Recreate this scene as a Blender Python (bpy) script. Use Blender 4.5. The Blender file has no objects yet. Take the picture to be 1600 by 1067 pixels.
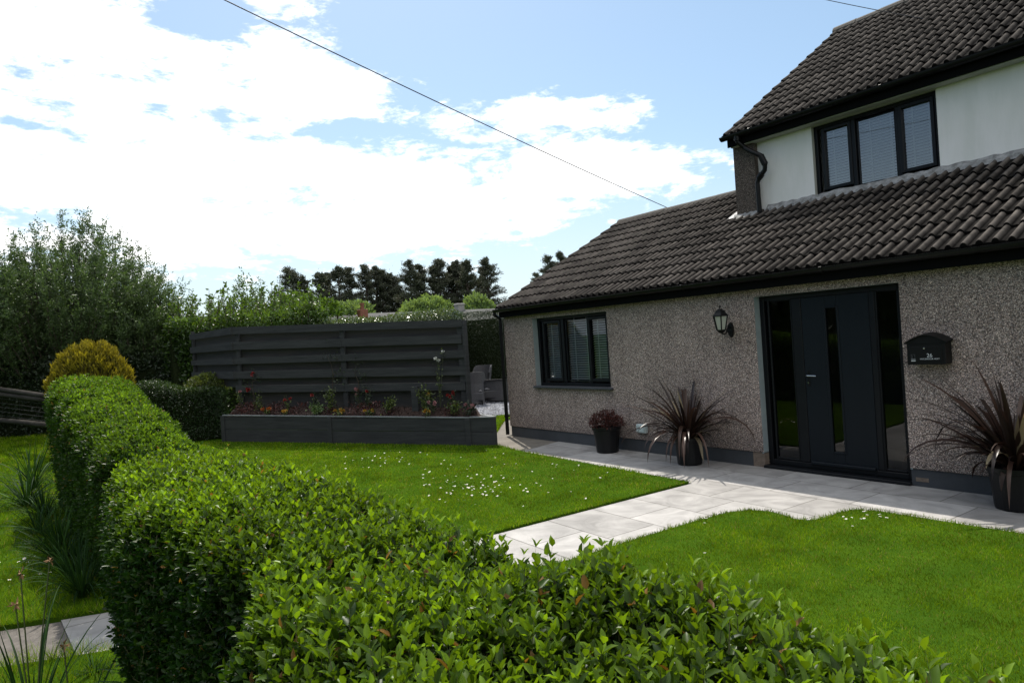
import bpy, math, random
import numpy as np
from mathutils import Vector, Matrix
R = math.radians
random.seed(7); rng = np.random.default_rng(11)
C = bpy.context.scene.collection
SC = bpy.context.scene

# ------------------------------------------------------------------ camera
FPX, HC = 1067.0, 1.75
ROLL = math.atan(0.066); TH = math.atan(788/1067.)
FW = np.array([-math.cos(TH), math.sin(TH), 0]); RT = np.array([FW[1], -FW[0], 0]); UP = np.array([0, 0, 1.])
cr, sr = math.cos(ROLL), math.sin(ROLL)
def at(x, y, d):
    """point at depth d (m) seen at photograph position x, y"""
    u, v = x-800, -(y-531)
    a = u*cr+v*sr; b = -u*sr+v*cr
    return np.array([0, 0, HC]) + (a*RT+b*UP+FPX*FW)*d/FPX
cam_d = bpy.data.cameras.new('camera'); cam = bpy.data.objects.new('camera', cam_d); C.objects.link(cam)
cx, cy = cr*RT-sr*UP, sr*RT+cr*UP
p = -2.5/1067
fz = FW + p*cy; fz /= np.linalg.norm(fz); cy2 = np.cross(cx, fz); cy2 = np.cross(-fz, cx)
cam.matrix_world = Matrix(((cx[0], cy2[0], -fz[0], 0), (cx[1], cy2[1], -fz[1], 0), (cx[2], cy2[2], -fz[2], HC), (0, 0, 0, 1)))
cam_d.sensor_width = 36; cam_d.lens = FPX/1600*36; cam_d.clip_end = 5000; cam_d.clip_start = .05
SC.camera = cam

# ------------------------------------------------------------------ light
SUN_EL = 54.5; SUN_H = np.array([-.91, .415]); SUN_H /= np.linalg.norm(SUN_H)
SUN = np.array([SUN_H[0]*math.cos(R(SUN_EL)), SUN_H[1]*math.cos(R(SUN_EL)), math.sin(R(SUN_EL))])
sd = bpy.data.lights.new('sun', 'SUN'); sd.energy = 5.0; sd.angle = R(.6); sd.color = (1, .94, .84)
so = bpy.data.objects.new('sun', sd); C.objects.link(so)
so.rotation_euler = Vector(-SUN).to_track_quat('-Z', 'Y').to_euler(); so.location = (0, 0, 30)
SKY_STR, CLOUD = .10, 1.28
EXPOSURE = 0.12
SC.view_settings.view_transform = 'Standard'; SC.view_settings.look = 'None'
SC.view_settings.exposure = EXPOSURE; SC.view_settings.gamma = 1; SC.view_settings.use_curve_mapping = False

class N:
    """a tiny wrapper so node maths reads like maths"""
    tree = None
    def __init__(s, sock): s.s = sock
    @staticmethod
    def m(op, *a, clamp=False):
        n = N.tree.nodes.new('ShaderNodeMath'); n.operation = op; n.use_clamp = clamp
        for i, v in enumerate(a):
            if isinstance(v, N): N.tree.links.new(v.s, n.inputs[i])
            else: n.inputs[i].default_value = v
        return N(n.outputs[0])
    def __add__(s, o): return N.m('ADD', s, o)
    def __radd__(s, o): return N.m('ADD', o, s)
    def __sub__(s, o): return N.m('SUBTRACT', s, o)
    def __rsub__(s, o): return N.m('SUBTRACT', o, s)
    def __mul__(s, o): return N.m('MULTIPLY', s, o)
    def __rmul__(s, o): return N.m('MULTIPLY', o, s)
    def __truediv__(s, o): return N.m('DIVIDE', s, o)
def sstep(v, a, b):
    n = N.tree.nodes.new('ShaderNodeMapRange'); n.interpolation_type = 'SMOOTHSTEP'
    N.tree.links.new(v.s, n.inputs[0]); n.inputs[1].default_value = a; n.inputs[2].default_value = b
    return N(n.outputs[0])

W = bpy.data.worlds.new('World'); SC.world = W; W.use_nodes = True
T = W.node_tree; T.nodes.clear(); N.tree = T
out = T.nodes.new('ShaderNodeOutputWorld'); bg = T.nodes.new('ShaderNodeBackground'); T.links.new(bg.outputs[0], out.inputs[0])
sky = T.nodes.new('ShaderNodeTexSky'); sky.sky_type = 'NISHITA'; sky.sun_disc = False
sky.sun_elevation = R(SUN_EL); sky.sun_rotation = math.atan2(SUN[0], SUN[1])
sky.air_density = 1.0; sky.dust_density = .6; sky.ozone_density = 1.0
tc = T.nodes.new('ShaderNodeTexCoord')
def dot(v):
    n = T.nodes.new('ShaderNodeVectorMath'); n.operation = 'DOT_PRODUCT'; T.links.new(tc.outputs['Generated'], n.inputs[0]); n.inputs[1].default_value = tuple(v)
    return N(n.outputs['Value'])
az = N.m('MULTIPLY', N.m('ARCTAN2', dot(RT), dot(FW)), 57.2958)
el = N.m('MULTIPLY', N.m('ARCSINE', dot(UP)), 57.2958)
comb = T.nodes.new('ShaderNodeCombineXYZ')
T.links.new((az*.05).s, comb.inputs[0]); T.links.new((el*.13).s, comb.inputs[1])
def noise(scale, detail, rough=.55, off=0, dist=0):
    n = T.nodes.new('ShaderNodeTexNoise'); n.noise_dimensions = '3D'
    v = T.nodes.new('ShaderNodeVectorMath'); v.operation = 'ADD'; T.links.new(comb.outputs[0], v.inputs[0]); v.inputs[1].default_value = (off, off*.7, off*.3)
    T.links.new(v.outputs[0], n.inputs['Vector']); n.inputs['Scale'].default_value = scale; n.inputs['Detail'].default_value = detail; n.inputs['Roughness'].default_value = rough
    n.inputs['Distortion'].default_value = dist
    return N(n.outputs['Fac'])
# cloud banks of this afternoon: azimuth, elevation, half width, half height (degrees), weight
BANKS = [(-35, 15, 17, 8, .88), (-38, 27, 13, 7, .86), (-13, 13.6, 18, 4.0, .86), (-16, 24, 4.5, 4.5, .78), (-24, 20.8, 12, 2.4, .78), (-12.5, 20.0, 4.5, 1.5, .55),
         (3.2, 18.2, 7.5, 1.5, .78), (11, 17.6, 3, 1.1, .72), (6, 13.6, 9, 2.8, .72), (15, 12.6, 6, 1.8, .66), (-5, 9.0, 15, 1.6, .60), (-26, 8.6, 15, 1.6, .58), (-10, 6.0, 30, 1.0, .40),
         (-26, 18.3, 8, .8, -.55), (-13, 17.6, 6, .8, -.40), (-23, 25.5, 2.5, 2.2, -.6), (-19.5, 21.5, 3, 1.6, -.3), (-34, 10.5, 6, 1.3, -.25)]
cov = None
for a, e, ra, re, w in BANKS:
    dx = (az-a)*(1/ra); dy = (el-e)*(1/re)
    g = N.m('EXPONENT', (dx*dx+dy*dy)*-.9)*w
    cov = g if cov is None else cov+g
cov = N.m('MINIMUM', cov, 1.0)
bx = (az+96.)*(1/34.); by = (el-20.)*(1/20.)
behind = sstep(N.m('ABSOLUTE', az), 48, 75)*.72 - N.m('EXPONENT', (bx*bx+by*by)*-1.)*1.5 + sstep(el, 32, 55)*.30  # unseen cloud added behind and overhead as fill, left clear for the window's reflection
n1 = noise(3.6, 10, .62, 3.1, .25); n2 = noise(11, 8, .65, 9.7, .2)
dens = sstep(cov+behind+(n1-.5)*2.1+(n2-.5)*1.1, .48, .98)
haze_w = sstep(el, 16, -1)*.8
shade = .86 + (noise(7, 5, .5, 5.2))*.5
mixc = T.nodes.new('ShaderNodeMix'); mixc.data_type = 'RGBA'
skm = T.nodes.new('ShaderNodeVectorMath'); skm.operation = 'SCALE'; T.links.new(sky.outputs[0], skm.inputs[0]); glow = sstep(dot(SUN), .0, .80); T.links.new(((glow*.55+.90)*SKY_STR).s, skm.inputs['Scale'])
skt = T.nodes.new('ShaderNodeMix'); skt.data_type = 'RGBA'; T.links.new((glow*.22).s, skt.inputs[0]); T.links.new(skm.outputs[0], skt.inputs[6]); skt.inputs[7].default_value = (.46, .74, .82, 1)
# pale air near the horizon
mixh = T.nodes.new('ShaderNodeMix'); mixh.data_type = 'RGBA'; T.links.new(haze_w.s, mixh.inputs[0]); T.links.new(skt.outputs[2], mixh.inputs[6]); mixh.inputs[7].default_value = (.72, .84, .92, 1)
cc = T.nodes.new('ShaderNodeVectorMath'); cc.operation = 'SCALE'; cc.inputs[0].default_value = (1.0, 1.0, 1.0)
# clouds away from the sun kept almost as bright, to add fill light
nearsun = sstep(dot(SUN), -.2, .75)
T.links.new(((shade*(nearsun*.05+1.0))*CLOUD).s, cc.inputs['Scale'])
T.links.new(dens.s, mixc.inputs[0]); T.links.new(mixh.outputs[2], mixc.inputs[6]); T.links.new(cc.outputs[0], mixc.inputs[7])
T.links.new(mixc.outputs[2], bg.inputs[0]); bg.inputs[1].default_value = 1.0

# ------------------------------------------------------------------ materials
MATS = {}
def mat(name, col, rough=.8, metal=0, spec=.5, var=.0, scale=5., bump=0., bscale=40., col2=None, island=0., trans=0., coords='Object', stretch=(1, 1, 1)):
    if name in MATS: return MATS[name]
    m = bpy.data.materials.new(name); m.use_nodes = True; t = m.node_tree; nd = t.nodes; L = t.links
    b = nd['Principled BSDF']; b.inputs['Roughness'].default_value = rough; b.inputs['Metallic'].default_value = metal
    b.inputs['Specular IOR Level'].default_value = spec
    b.inputs['Base Color'].default_value = (*col, 1)
    tcn = nd.new('ShaderNodeTexCoord'); mp = nd.new('ShaderNodeMapping'); L.new(tcn.outputs[coords], mp.inputs[0]); mp.inputs['Scale'].default_value = stretch
    src = None
    if var or col2:
        n = nd.new('ShaderNodeTexNoise'); n.inputs['Scale'].default_value = scale; n.inputs['Detail'].default_value = 6; n.inputs['Roughness'].default_value = .65
        L.new(mp.outputs[0], n.inputs['Vector'])
        mr = nd.new('ShaderNodeMapRange'); mr.inputs[1].default_value = .35; mr.inputs[2].default_value = .65; L.new(n.outputs['Fac'], mr.inputs[0])
        mx = nd.new('ShaderNodeMix'); mx.data_type = 'RGBA'; L.new(mr.outputs[0], mx.inputs[0])
        c2 = col2 or tuple(min(1, c*(1+var)) for c in col); c1 = col if col2 else tuple(c*(1-var) for c in col)
        mx.inputs[6].default_value = (*c1, 1); mx.inputs[7].default_value = (*c2, 1); src = mx.outputs[2]
    if island:
        g = nd.new('ShaderNodeNewGeometry'); mr = nd.new('ShaderNodeMapRange'); mr.inputs[3].default_value = 1-island; mr.inputs[4].default_value = 1+island
        L.new(g.outputs['Random Per Island'], mr.inputs[0])
        vm = nd.new('ShaderNodeVectorMath'); vm.operation = 'SCALE'; L.new(mr.outputs[0], vm.inputs['Scale'])
        if src: L.new(src, vm.inputs[0])
        else: vm.inputs[0].default_value = col
        src = vm.outputs[0]
    if src: L.new(src, b.inputs['Base Color'])
    if bump:
        n = nd.new('ShaderNodeTexNoise'); n.inputs['Scale'].default_value = bscale; n.inputs['Detail'].default_value = 5; L.new(mp.outputs[0], n.inputs['Vector'])
        bp = nd.new('ShaderNodeBump'); bp.inputs['Strength'].default_value = bump; bp.inputs['Distance'].default_value = .01; L.new(n.outputs['Fac'], bp.inputs['Height']); L.new(bp.outputs[0], b.inputs['Normal'])
    if trans:
        tr = nd.new('ShaderNodeBsdfTranslucent'); ms = nd.new('ShaderNodeMixShader'); ms.inputs[0].default_value = trans
        if src: L.new(src, tr.inputs[0])
        else: tr.inputs[0].default_value = (*col, 1)
        L.new(b.outputs[0], ms.inputs[1]); L.new(tr.outputs[0], ms.inputs[2]); L.new(ms.outputs[0], nd['Material Output'].inputs[0])
    MATS[name] = m; return m

def leafmat(name, dark, young, rough=.4, trans=.3, spec=.5, tboost=(1.6, 1.5, .6), patch=.25, pscale=1.2, old=None):
    """foliage: colour runs from mature to young leaf by the stored age value, with random leaf to leaf change"""
    if name in MATS: return MATS[name]
    m = bpy.data.materials.new(name); m.use_nodes = True; t = m.node_tree; nd = t.nodes; L = t.links
    b = nd['Principled BSDF']; b.inputs['Roughness'].default_value = rough; b.inputs['Specular IOR Level'].default_value = spec
    a = nd.new('ShaderNodeAttribute'); a.attribute_name = 'age'
    g = nd.new('ShaderNodeNewGeometry')
    mx = nd.new('ShaderNodeValToRGB'); L.new(a.outputs['Fac'], mx.inputs[0]); mx.color_ramp.elements[0].color = (*dark, 1); mx.color_ramp.elements[1].color = (*(old or young), 1)
    if old: e_ = mx.color_ramp.elements.new(.90); e_.color = (*young, 1)
    mr = nd.new('ShaderNodeMapRange'); mr.inputs[3].default_value = .65; mr.inputs[4].default_value = 1.35; L.new(g.outputs['Random Per Island'], mr.inputs[0])
    tcn = nd.new('ShaderNodeTexCoord'); n = nd.new('ShaderNodeTexNoise'); n.inputs['Scale'].default_value = pscale; n.inputs['Detail'].default_value = 3; L.new(tcn.outputs['Object'], n.inputs['Vector'])
    m2 = nd.new('ShaderNodeMapRange'); m2.inputs[1].default_value = .3; m2.inputs[2].default_value = .7; m2.inputs[3].default_value = 1-patch; m2.inputs[4].default_value = 1+patch; L.new(n.outputs['Fac'], m2.inputs[0])
    mm = nd.new('ShaderNodeMath'); mm.operation = 'MULTIPLY'; L.new(mr.outputs[0], mm.inputs[0]); L.new(m2.outputs[0], mm.inputs[1])
    vm = nd.new('ShaderNodeVectorMath'); vm.operation = 'SCALE'; L.new(mx.outputs[0], vm.inputs[0]); L.new(mm.outputs[0], vm.inputs['Scale'])
    L.new(vm.outputs[0], b.inputs['Base Color'])
    v2 = nd.new('ShaderNodeVectorMath'); v2.operation = 'MULTIPLY'; L.new(vm.outputs[0], v2.inputs[0]); v2.inputs[1].default_value = tboost
    tr = nd.new('ShaderNodeBsdfTranslucent'); L.new(v2.outputs[0], tr.inputs[0])
    ms = nd.new('ShaderNodeMixShader'); ms.inputs[0].default_value = trans
    L.new(b.outputs[0], ms.inputs[1]); L.new(tr.outputs[0], ms.inputs[2]); L.new(ms.outputs[0], nd['Material Output'].inputs[0])
    MATS[name] = m; return m

def pebble_mat(name, tint=(1, 1, 1), dim=1.0):
    m = bpy.data.materials.new(name); m.use_nodes = True; t = m.node_tree; nd = t.nodes; L = t.links
    b = nd['Principled BSDF']; b.inputs['Roughness'].default_value = .85; b.inputs['Specular IOR Level'].default_value = .3
    tcn = nd.new('ShaderNodeTexCoord')
    v = nd.new('ShaderNodeTexVoronoi'); v.inputs['Scale'].default_value = 116; L.new(tcn.outputs['Object'], v.inputs['Vector'])
    sep = nd.new('ShaderNodeSeparateColor'); L.new(v.outputs['Color'], sep.inputs[0])
    r = nd.new('ShaderNodeValToRGB'); L.new(sep.outputs[0], r.inputs[0]); r.color_ramp.interpolation = 'CONSTANT'
    cols = [(0, (.10, .088, .082)), (.12, (.18, .148, .130)), (.32, (.26, .215, .190)), (.52, (.235, .218, .212)), (.70, (.32, .275, .250)), (.88, (.42, .37, .33)), (.96, (.56, .52, .47))]
    while len(r.color_ramp.elements) < len(cols): r.color_ramp.elements.new(.5)
    for e, (p_, c_) in zip(r.color_ramp.elements, cols): e.position = p_; e.color = (*[x*y*dim for x, y in zip(c_, tint)], 1)
    mr = nd.new('ShaderNodeMapRange'); mr.inputs[1].default_value = .35; mr.inputs[2].default_value = .7; mr.inputs[3].default_value = 1.05; mr.inputs[4].default_value = .32; L.new(v.outputs['Distance'], mr.inputs[0])
    vm = nd.new('ShaderNodeVectorMath'); vm.operation = 'SCALE'; L.new(r.outputs[0], vm.inputs[0]); L.new(mr.outputs[0], vm.inputs['Scale'])
    n = nd.new('ShaderNodeTexNoise'); n.inputs['Scale'].default_value = .9; n.inputs['Detail'].default_value = 5; L.new(tcn.outputs['Object'], n.inputs['Vector'])
    m2 = nd.new('ShaderNodeMapRange'); m2.inputs[1].default_value = .3; m2.inputs[2].default_value = .7; m2.inputs[3].default_value = .82; m2.inputs[4].default_value = 1.15; L.new(n.outputs['Fac'], m2.inputs[0])
    v3 = nd.new('ShaderNodeVectorMath'); v3.operation = 'SCALE'; L.new(vm.outputs[0], v3.inputs[0]); L.new(m2.outputs[0], v3.inputs['Scale'])
    # rain splash and grime low on the wall and in vertical runs
    n3 = nd.new('ShaderNodeTexNoise'); n3.inputs['Scale'].default_value = 1.0; n3.inputs['Detail'].default_value = 6; mp = nd.new('ShaderNodeMapping'); L.new(tcn.outputs['Object'], mp.inputs[0]); mp.inputs['Scale'].default_value = (5, 5, .5); L.new(mp.outputs[0], n3.inputs['Vector'])
    m4 = nd.new('ShaderNodeMapRange'); m4.inputs[1].default_value = .42; m4.inputs[2].default_value = .62; m4.inputs[3].default_value = .91; m4.inputs[4].default_value = 1.03; L.new(n3.outputs['Fac'], m4.inputs[0])
    v4 = nd.new('ShaderNodeVectorMath'); v4.operation = 'SCALE'; L.new(v3.outputs[0], v4.inputs[0]); L.new(m4.outputs[0], v4.inputs['Scale'])
    sx = nd.new('ShaderNodeSeparateXYZ'); L.new(tcn.outputs['Object'], sx.inputs[0]); n5 = nd.new('ShaderNodeTexNoise'); n5.inputs['Scale'].default_value = 3.5; n5.inputs['Detail'].default_value = 6; L.new(tcn.outputs['Object'], n5.inputs['Vector'])
    ad = nd.new('ShaderNodeMath'); ad.operation = 'MULTIPLY_ADD'; L.new(n5.outputs['Fac'], ad.inputs[0]); ad.inputs[1].default_value = -.55; L.new(sx.outputs[2], ad.inputs[2])
    m5 = nd.new('ShaderNodeMapRange'); m5.inputs[1].default_value = -.08; m5.inputs[2].default_value = .25; m5.inputs[3].default_value = .72; m5.inputs[4].default_value = 1; L.new(ad.outputs[0], m5.inputs[0])
    v5 = nd.new('ShaderNodeVectorMath'); v5.operation = 'SCALE'; L.new(v4.outputs[0], v5.inputs[0]); L.new(m5.outputs[0], v5.inputs['Scale'])
    L.new(v5.outputs[0], b.inputs['Base Color'])
    bp = nd.new('ShaderNodeBump'); bp.invert = True; bp.inputs['Strength'].default_value = .9; bp.inputs['Distance'].default_value = .008; L.new(v.outputs['Distance'], bp.inputs['Height']); L.new(bp.outputs[0], b.inputs['Normal'])
    return m

def glass_mat(name='window_glass', refl=6.0):
    m = bpy.data.materials.new(name); m.use_nodes = True; t = m.node_tree; nd = t.nodes; L = t.links
    nd.remove(nd['Principled BSDF'])
    tr = nd.new('ShaderNodeBsdfTransparent'); tr.inputs[0].default_value = (.90, .93, .93, 1)
    gl = nd.new('ShaderNodeBsdfGlossy'); gl.inputs['Roughness'].default_value = .01
    fr = nd.new('ShaderNodeFresnel'); fr.inputs[0].default_value = 1.52
    mu = nd.new('ShaderNodeMath'); mu.operation = 'MULTIPLY'; mu.inputs[1].default_value = refl; mu.use_clamp = True; L.new(fr.outputs[0], mu.inputs[0])
    ms = nd.new('ShaderNodeMixShader'); L.new(mu.outputs[0], ms.inputs[0]); L.new(tr.outputs[0], ms.inputs[1]); L.new(gl.outputs[0], ms.inputs[2])
    L.new(ms.outputs[0], nd['Material Output'].inputs[0]); return m

def paving_mat():
    m = bpy.data.materials.new('sandstone_paving'); m.use_nodes = True; t = m.node_tree; nd = t.nodes; L = t.links
    b = nd['Principled BSDF']; b.inputs['Roughness'].default_value = .7; b.inputs['Specular IOR Level'].default_value = .3
    tcn = nd.new('ShaderNodeTexCoord'); mp = nd.new('ShaderNodeMapping'); L.new(tcn.outputs['Object'], mp.inputs[0]); mp.inputs['Rotation'].default_value = (0, 0, R(2)); mp.inputs['Location'].default_value = (.13, .1, 0)
    br = nd.new('ShaderNodeTexBrick'); L.new(mp.outputs[0], br.inputs['Vector']); br.inputs['Scale'].default_value = 1
    br.inputs['Brick Width'].default_value = .86; br.inputs['Row Height'].default_value = .57; br.inputs['Mortar Size'].default_value = .006; br.inputs['Mortar Smooth'].default_value = .3
    br.inputs['Color1'].default_value = (.30, .288, .275, 1); br.inputs['Color2'].default_value = (.43, .415, .40, 1); br.inputs['Mortar'].default_value = (.17, .16, .145, 1); br.offset = .37
    n = nd.new('ShaderNodeTexNoise'); n.inputs['Scale'].default_value = 2.6; n.inputs['Detail'].default_value = 8; n.inputs['Roughness'].default_value = .6; n.inputs['Distortion'].default_value = 1.4; L.new(mp.outputs[0], n.inputs['Vector'])
    mr = nd.new('ShaderNodeMapRange'); mr.inputs[1].default_value = .3; mr.inputs[2].default_value = .7; mr.inputs[3].default_value = .66; mr.inputs[4].default_value = 1.14; L.new(n.outputs['Fac'], mr.inputs[0])
    vm = nd.new('ShaderNodeVectorMath'); vm.operation = 'SCALE'; L.new(br.outputs[0], vm.inputs[0]); L.new(mr.outputs[0], vm.inputs['Scale']); L.new(vm.outputs[0], b.inputs['Base Color'])
    bp = nd.new('ShaderNodeBump'); bp.inputs['Strength'].default_value = .35; bp.inputs['Distance'].default_value = .01; L.new(n.outputs['Fac'], bp.inputs['Height'])
    b2 = nd.new('ShaderNodeBump'); b2.invert = True; b2.inputs['Strength'].default_value = .8; b2.inputs['Distance'].default_value = .006; L.new(br.outputs['Fac'], b2.inputs['Height']); L.new(bp.outputs[0], b2.inputs['Normal']); L.new(b2.outputs[0], b.inputs['Normal'])
    return m

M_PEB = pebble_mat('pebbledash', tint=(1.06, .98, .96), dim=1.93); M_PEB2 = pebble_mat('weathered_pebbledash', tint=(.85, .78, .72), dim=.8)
M_GLASS = glass_mat(); M_GLASS2 = glass_mat('clear_window_glass', 1.3); M_PAVE = paving_mat()
M_ANTH = mat('anthracite_frame', (.006, .007, .009), .45, spec=.25, var=.08, scale=3)
M_DOOR = mat('anthracite_door', (.005, .008, .012), .5, spec=.25, var=.06, bump=.15, bscale=90, stretch=(1, 1, .1))
M_BLACK = mat('black_plastic', (.005, .005, .0055), .4, spec=.25, var=.3, scale=4)
M_FASCIA = mat('black_fascia_board', (.004, .004, .0045), .75, spec=.08)
M_IRON = mat('black_painted_metal', (.005, .005, .005), .5, spec=.25, bump=.1, bscale=60)
M_RENDER = mat('white_render', (.87, .84, .83), .85, col2=(.76, .75, .72), scale=1.5, stretch=(2.5, 2.5, .5), bump=.25, bscale=120)
M_REVEAL = mat('pale_blue_grey_render', (.27, .32, .33), .8, var=.08, bump=.2, bscale=80)
M_PLINTH = mat('grey_masonry_paint', (.050, .055, .062), .7, var=.15, scale=3, bump=.3, bscale=50)
M_SOFFIT = mat('soffit_board', (.40, .40, .36), .7, var=.08)
M_BLIND = mat('white_blind_slat', (.88, .89, .88), .5, spec=.3)
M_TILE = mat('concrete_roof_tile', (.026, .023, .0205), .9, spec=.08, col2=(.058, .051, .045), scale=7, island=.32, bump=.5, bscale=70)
_t = M_TILE.node_tree; _b = _t.nodes['Principled BSDF']; _a = _t.nodes.new('ShaderNodeAttribute'); _a.attribute_name = 'age'   # shade and some dirt painted into pans and course fronts; rolls paled as lit
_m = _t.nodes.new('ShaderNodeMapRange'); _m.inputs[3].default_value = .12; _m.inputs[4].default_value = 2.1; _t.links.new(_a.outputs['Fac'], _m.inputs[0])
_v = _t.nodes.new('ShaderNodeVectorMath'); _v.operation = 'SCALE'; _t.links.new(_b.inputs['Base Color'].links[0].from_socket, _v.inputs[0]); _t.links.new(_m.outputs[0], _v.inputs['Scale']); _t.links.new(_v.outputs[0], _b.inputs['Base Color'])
M_RIDGE = mat('ridge_tile', (.045, .040, .035), .85, col2=(.09, .08, .068), scale=12, bump=.5, bscale=60)
M_LEAD = mat('mortar_flashing', (.34, .34, .34), .8, col2=(.13, .13, .125), scale=14, bump=.6, bscale=30)
M_CONC = mat('path_concrete', (.13, .115, .095), .9, col2=(.20, .18, .15), scale=3, bump=.4, bscale=80)
M_TAR = mat('worn_tarmac', (.085, .075, .066), .9, col2=(.14, .125, .11), scale=20, bump=.6, bscale=120)
M_SOIL = mat('bark_mulch', (.022, .012, .009), .95, col2=(.055, .030, .022), scale=30, bump=1, bscale=60)
M_TURF = mat('turf_soil', (.030, .070, .006), .95, spec=0., col2=(.05, .10, .008), scale=2.5, bump=.6, bscale=80)
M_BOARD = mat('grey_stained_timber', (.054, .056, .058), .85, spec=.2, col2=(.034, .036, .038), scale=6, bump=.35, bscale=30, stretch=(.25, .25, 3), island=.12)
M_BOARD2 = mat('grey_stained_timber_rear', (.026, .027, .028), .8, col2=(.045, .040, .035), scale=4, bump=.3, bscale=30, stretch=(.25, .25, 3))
M_CAP = mat('planter_top_timber', (.17, .18, .185), .7, var=.15, scale=6)
M_POT = mat('black_plant_pot', (.006, .006, .007), .45, spec=.3, var=.2)
M_WOOD = mat('weathered_round_rail', (.022, .019, .016), .9, spec=.1, col2=(.05, .044, .038), scale=7, stretch=(.3, .3, 2), bump=.5, bscale=40)
M_BARK = mat('tree_bark', (.060, .045, .035), .95, col2=(.11, .085, .065), scale=8, bump=.8, bscale=20)
M_PINEBARK = mat('pine_bark', (.045, .033, .030), .95, col2=(.085, .062, .052), scale=5)
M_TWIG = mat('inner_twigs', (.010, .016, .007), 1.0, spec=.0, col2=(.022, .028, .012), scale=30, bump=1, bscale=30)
M_RATTAN = mat('grey_rattan', (.045, .045, .05), .75, col2=(.08, .08, .085), scale=60, bump=.8, bscale=120)
M_ELEC = mat('pale_plastic_box', (.50, .58, .58), .5)
M_WHITE = mat('white_vinyl_lettering', (.55, .58, .60), .6)
M_LAMPGL = mat('frosted_lamp_glass', (.42, .44, .38), .35, spec=.5)
M_STEEL = mat('satin_steel', (.6, .6, .6), .25, metal=1)
M_STONE = mat('blue_grey_gravel', (.10, .105, .125), .85, col2=(.26, .27, .30), scale=3, island=.5)
M_DAISY = mat('daisy_petals', (.80, .80, .80), .6); M_YEL = mat('daisy_centre', (.70, .45, .03), .7)
M_BROOF = mat('bungalow_roof', (.085, .085, .082), .9, spec=.1, col2=(.13, .13, .125), scale=1.2, bump=.4, bscale=4)
M_BWALL = mat('bungalow_wall', (.42, .38, .32), .9, var=.1)
M_CHIM = mat('terracotta_pot', (.20, .075, .045), .8, var=.2)
M_BRICK = mat('bare_block_patch', (.22, .17, .13), .9, col2=(.13, .10, .08), scale=20, bump=.6, bscale=40)
M_CABLE = mat('cable_sheath', (.010, .010, .014), .5)

L_PRIVET = leafmat('privet_leaf', (.013, .042, .006), (.21, .35, .014), rough=.42, trans=.32, spec=.24, old=(.20, .11, .03))
L_PRIVETF = leafmat('far_privet_leaf', (.022, .058, .008), (.19, .33, .022), rough=.45, trans=.34, spec=.2, old=(.18, .12, .03))
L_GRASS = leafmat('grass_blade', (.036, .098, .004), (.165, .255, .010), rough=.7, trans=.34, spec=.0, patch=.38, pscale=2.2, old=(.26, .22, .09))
L_TUFT = leafmat('strap_leaf', (.012, .036, .012), (.040, .095, .016), rough=.6, trans=.2, spec=.08)
L_WILLOW = leafmat('willow_leaf', (.028, .052, .020), (.11, .165, .055), rough=.45, trans=.28, tboost=(1.3, 1.4, .8))
L_LAUREL = leafmat('laurel_leaf', (.022, .050, .012), (.11, .19, .03), rough=.35, trans=.3)
L_DARKH = leafmat('dark_hedge_leaf', (.010, .022, .008), (.03, .05, .014), rough=.5, trans=.15)
L_SHADYH = leafmat('shady_hedge_leaf', (.012, .030, .008), (.06, .11, .02), rough=.45, trans=.2)  # leaf colour darkened to stand for the trees' shade on the cross hedge
L_IVY = leafmat('glossy_hedge_leaf', (.022, .045, .018), (.12, .17, .06), rough=.22, trans=.15, spec=.8)
L_PINE = leafmat('pine_needles', (.038, .043, .030), (.085, .095, .058), rough=.7, trans=.1, patch=.3, pscale=.25)
L_GOLD = leafmat('golden_conifer_spray', (.05, .048, .006), (.36, .31, .02), rough=.6, trans=.25, tboost=(1.3, 1.2, .6))
L_PALE = leafmat('pale_willow_leaf', (.09, .15, .06), (.17, .25, .09), rough=.5, trans=.3, pscale=.4)
L_PHORM = leafmat('bronze_strap_leaf', (.020, .011, .009), (.080, .046, .033), rough=.36, trans=.12, tboost=(1.4, .9, .7), spec=.35, old=(.30, .24, .15))
L_RED = leafmat('dark_red_leaf', (.045, .016, .014), (.15, .05, .04), rough=.45, trans=.2, tboost=(1.5, .8, .7))
L_ROSE = leafmat('rose_leaf', (.030, .050, .016), (.14, .18, .04), rough=.4, trans=.28)
def petal(name, c): return mat(name, c, .5, trans=.3, island=.2)

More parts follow.
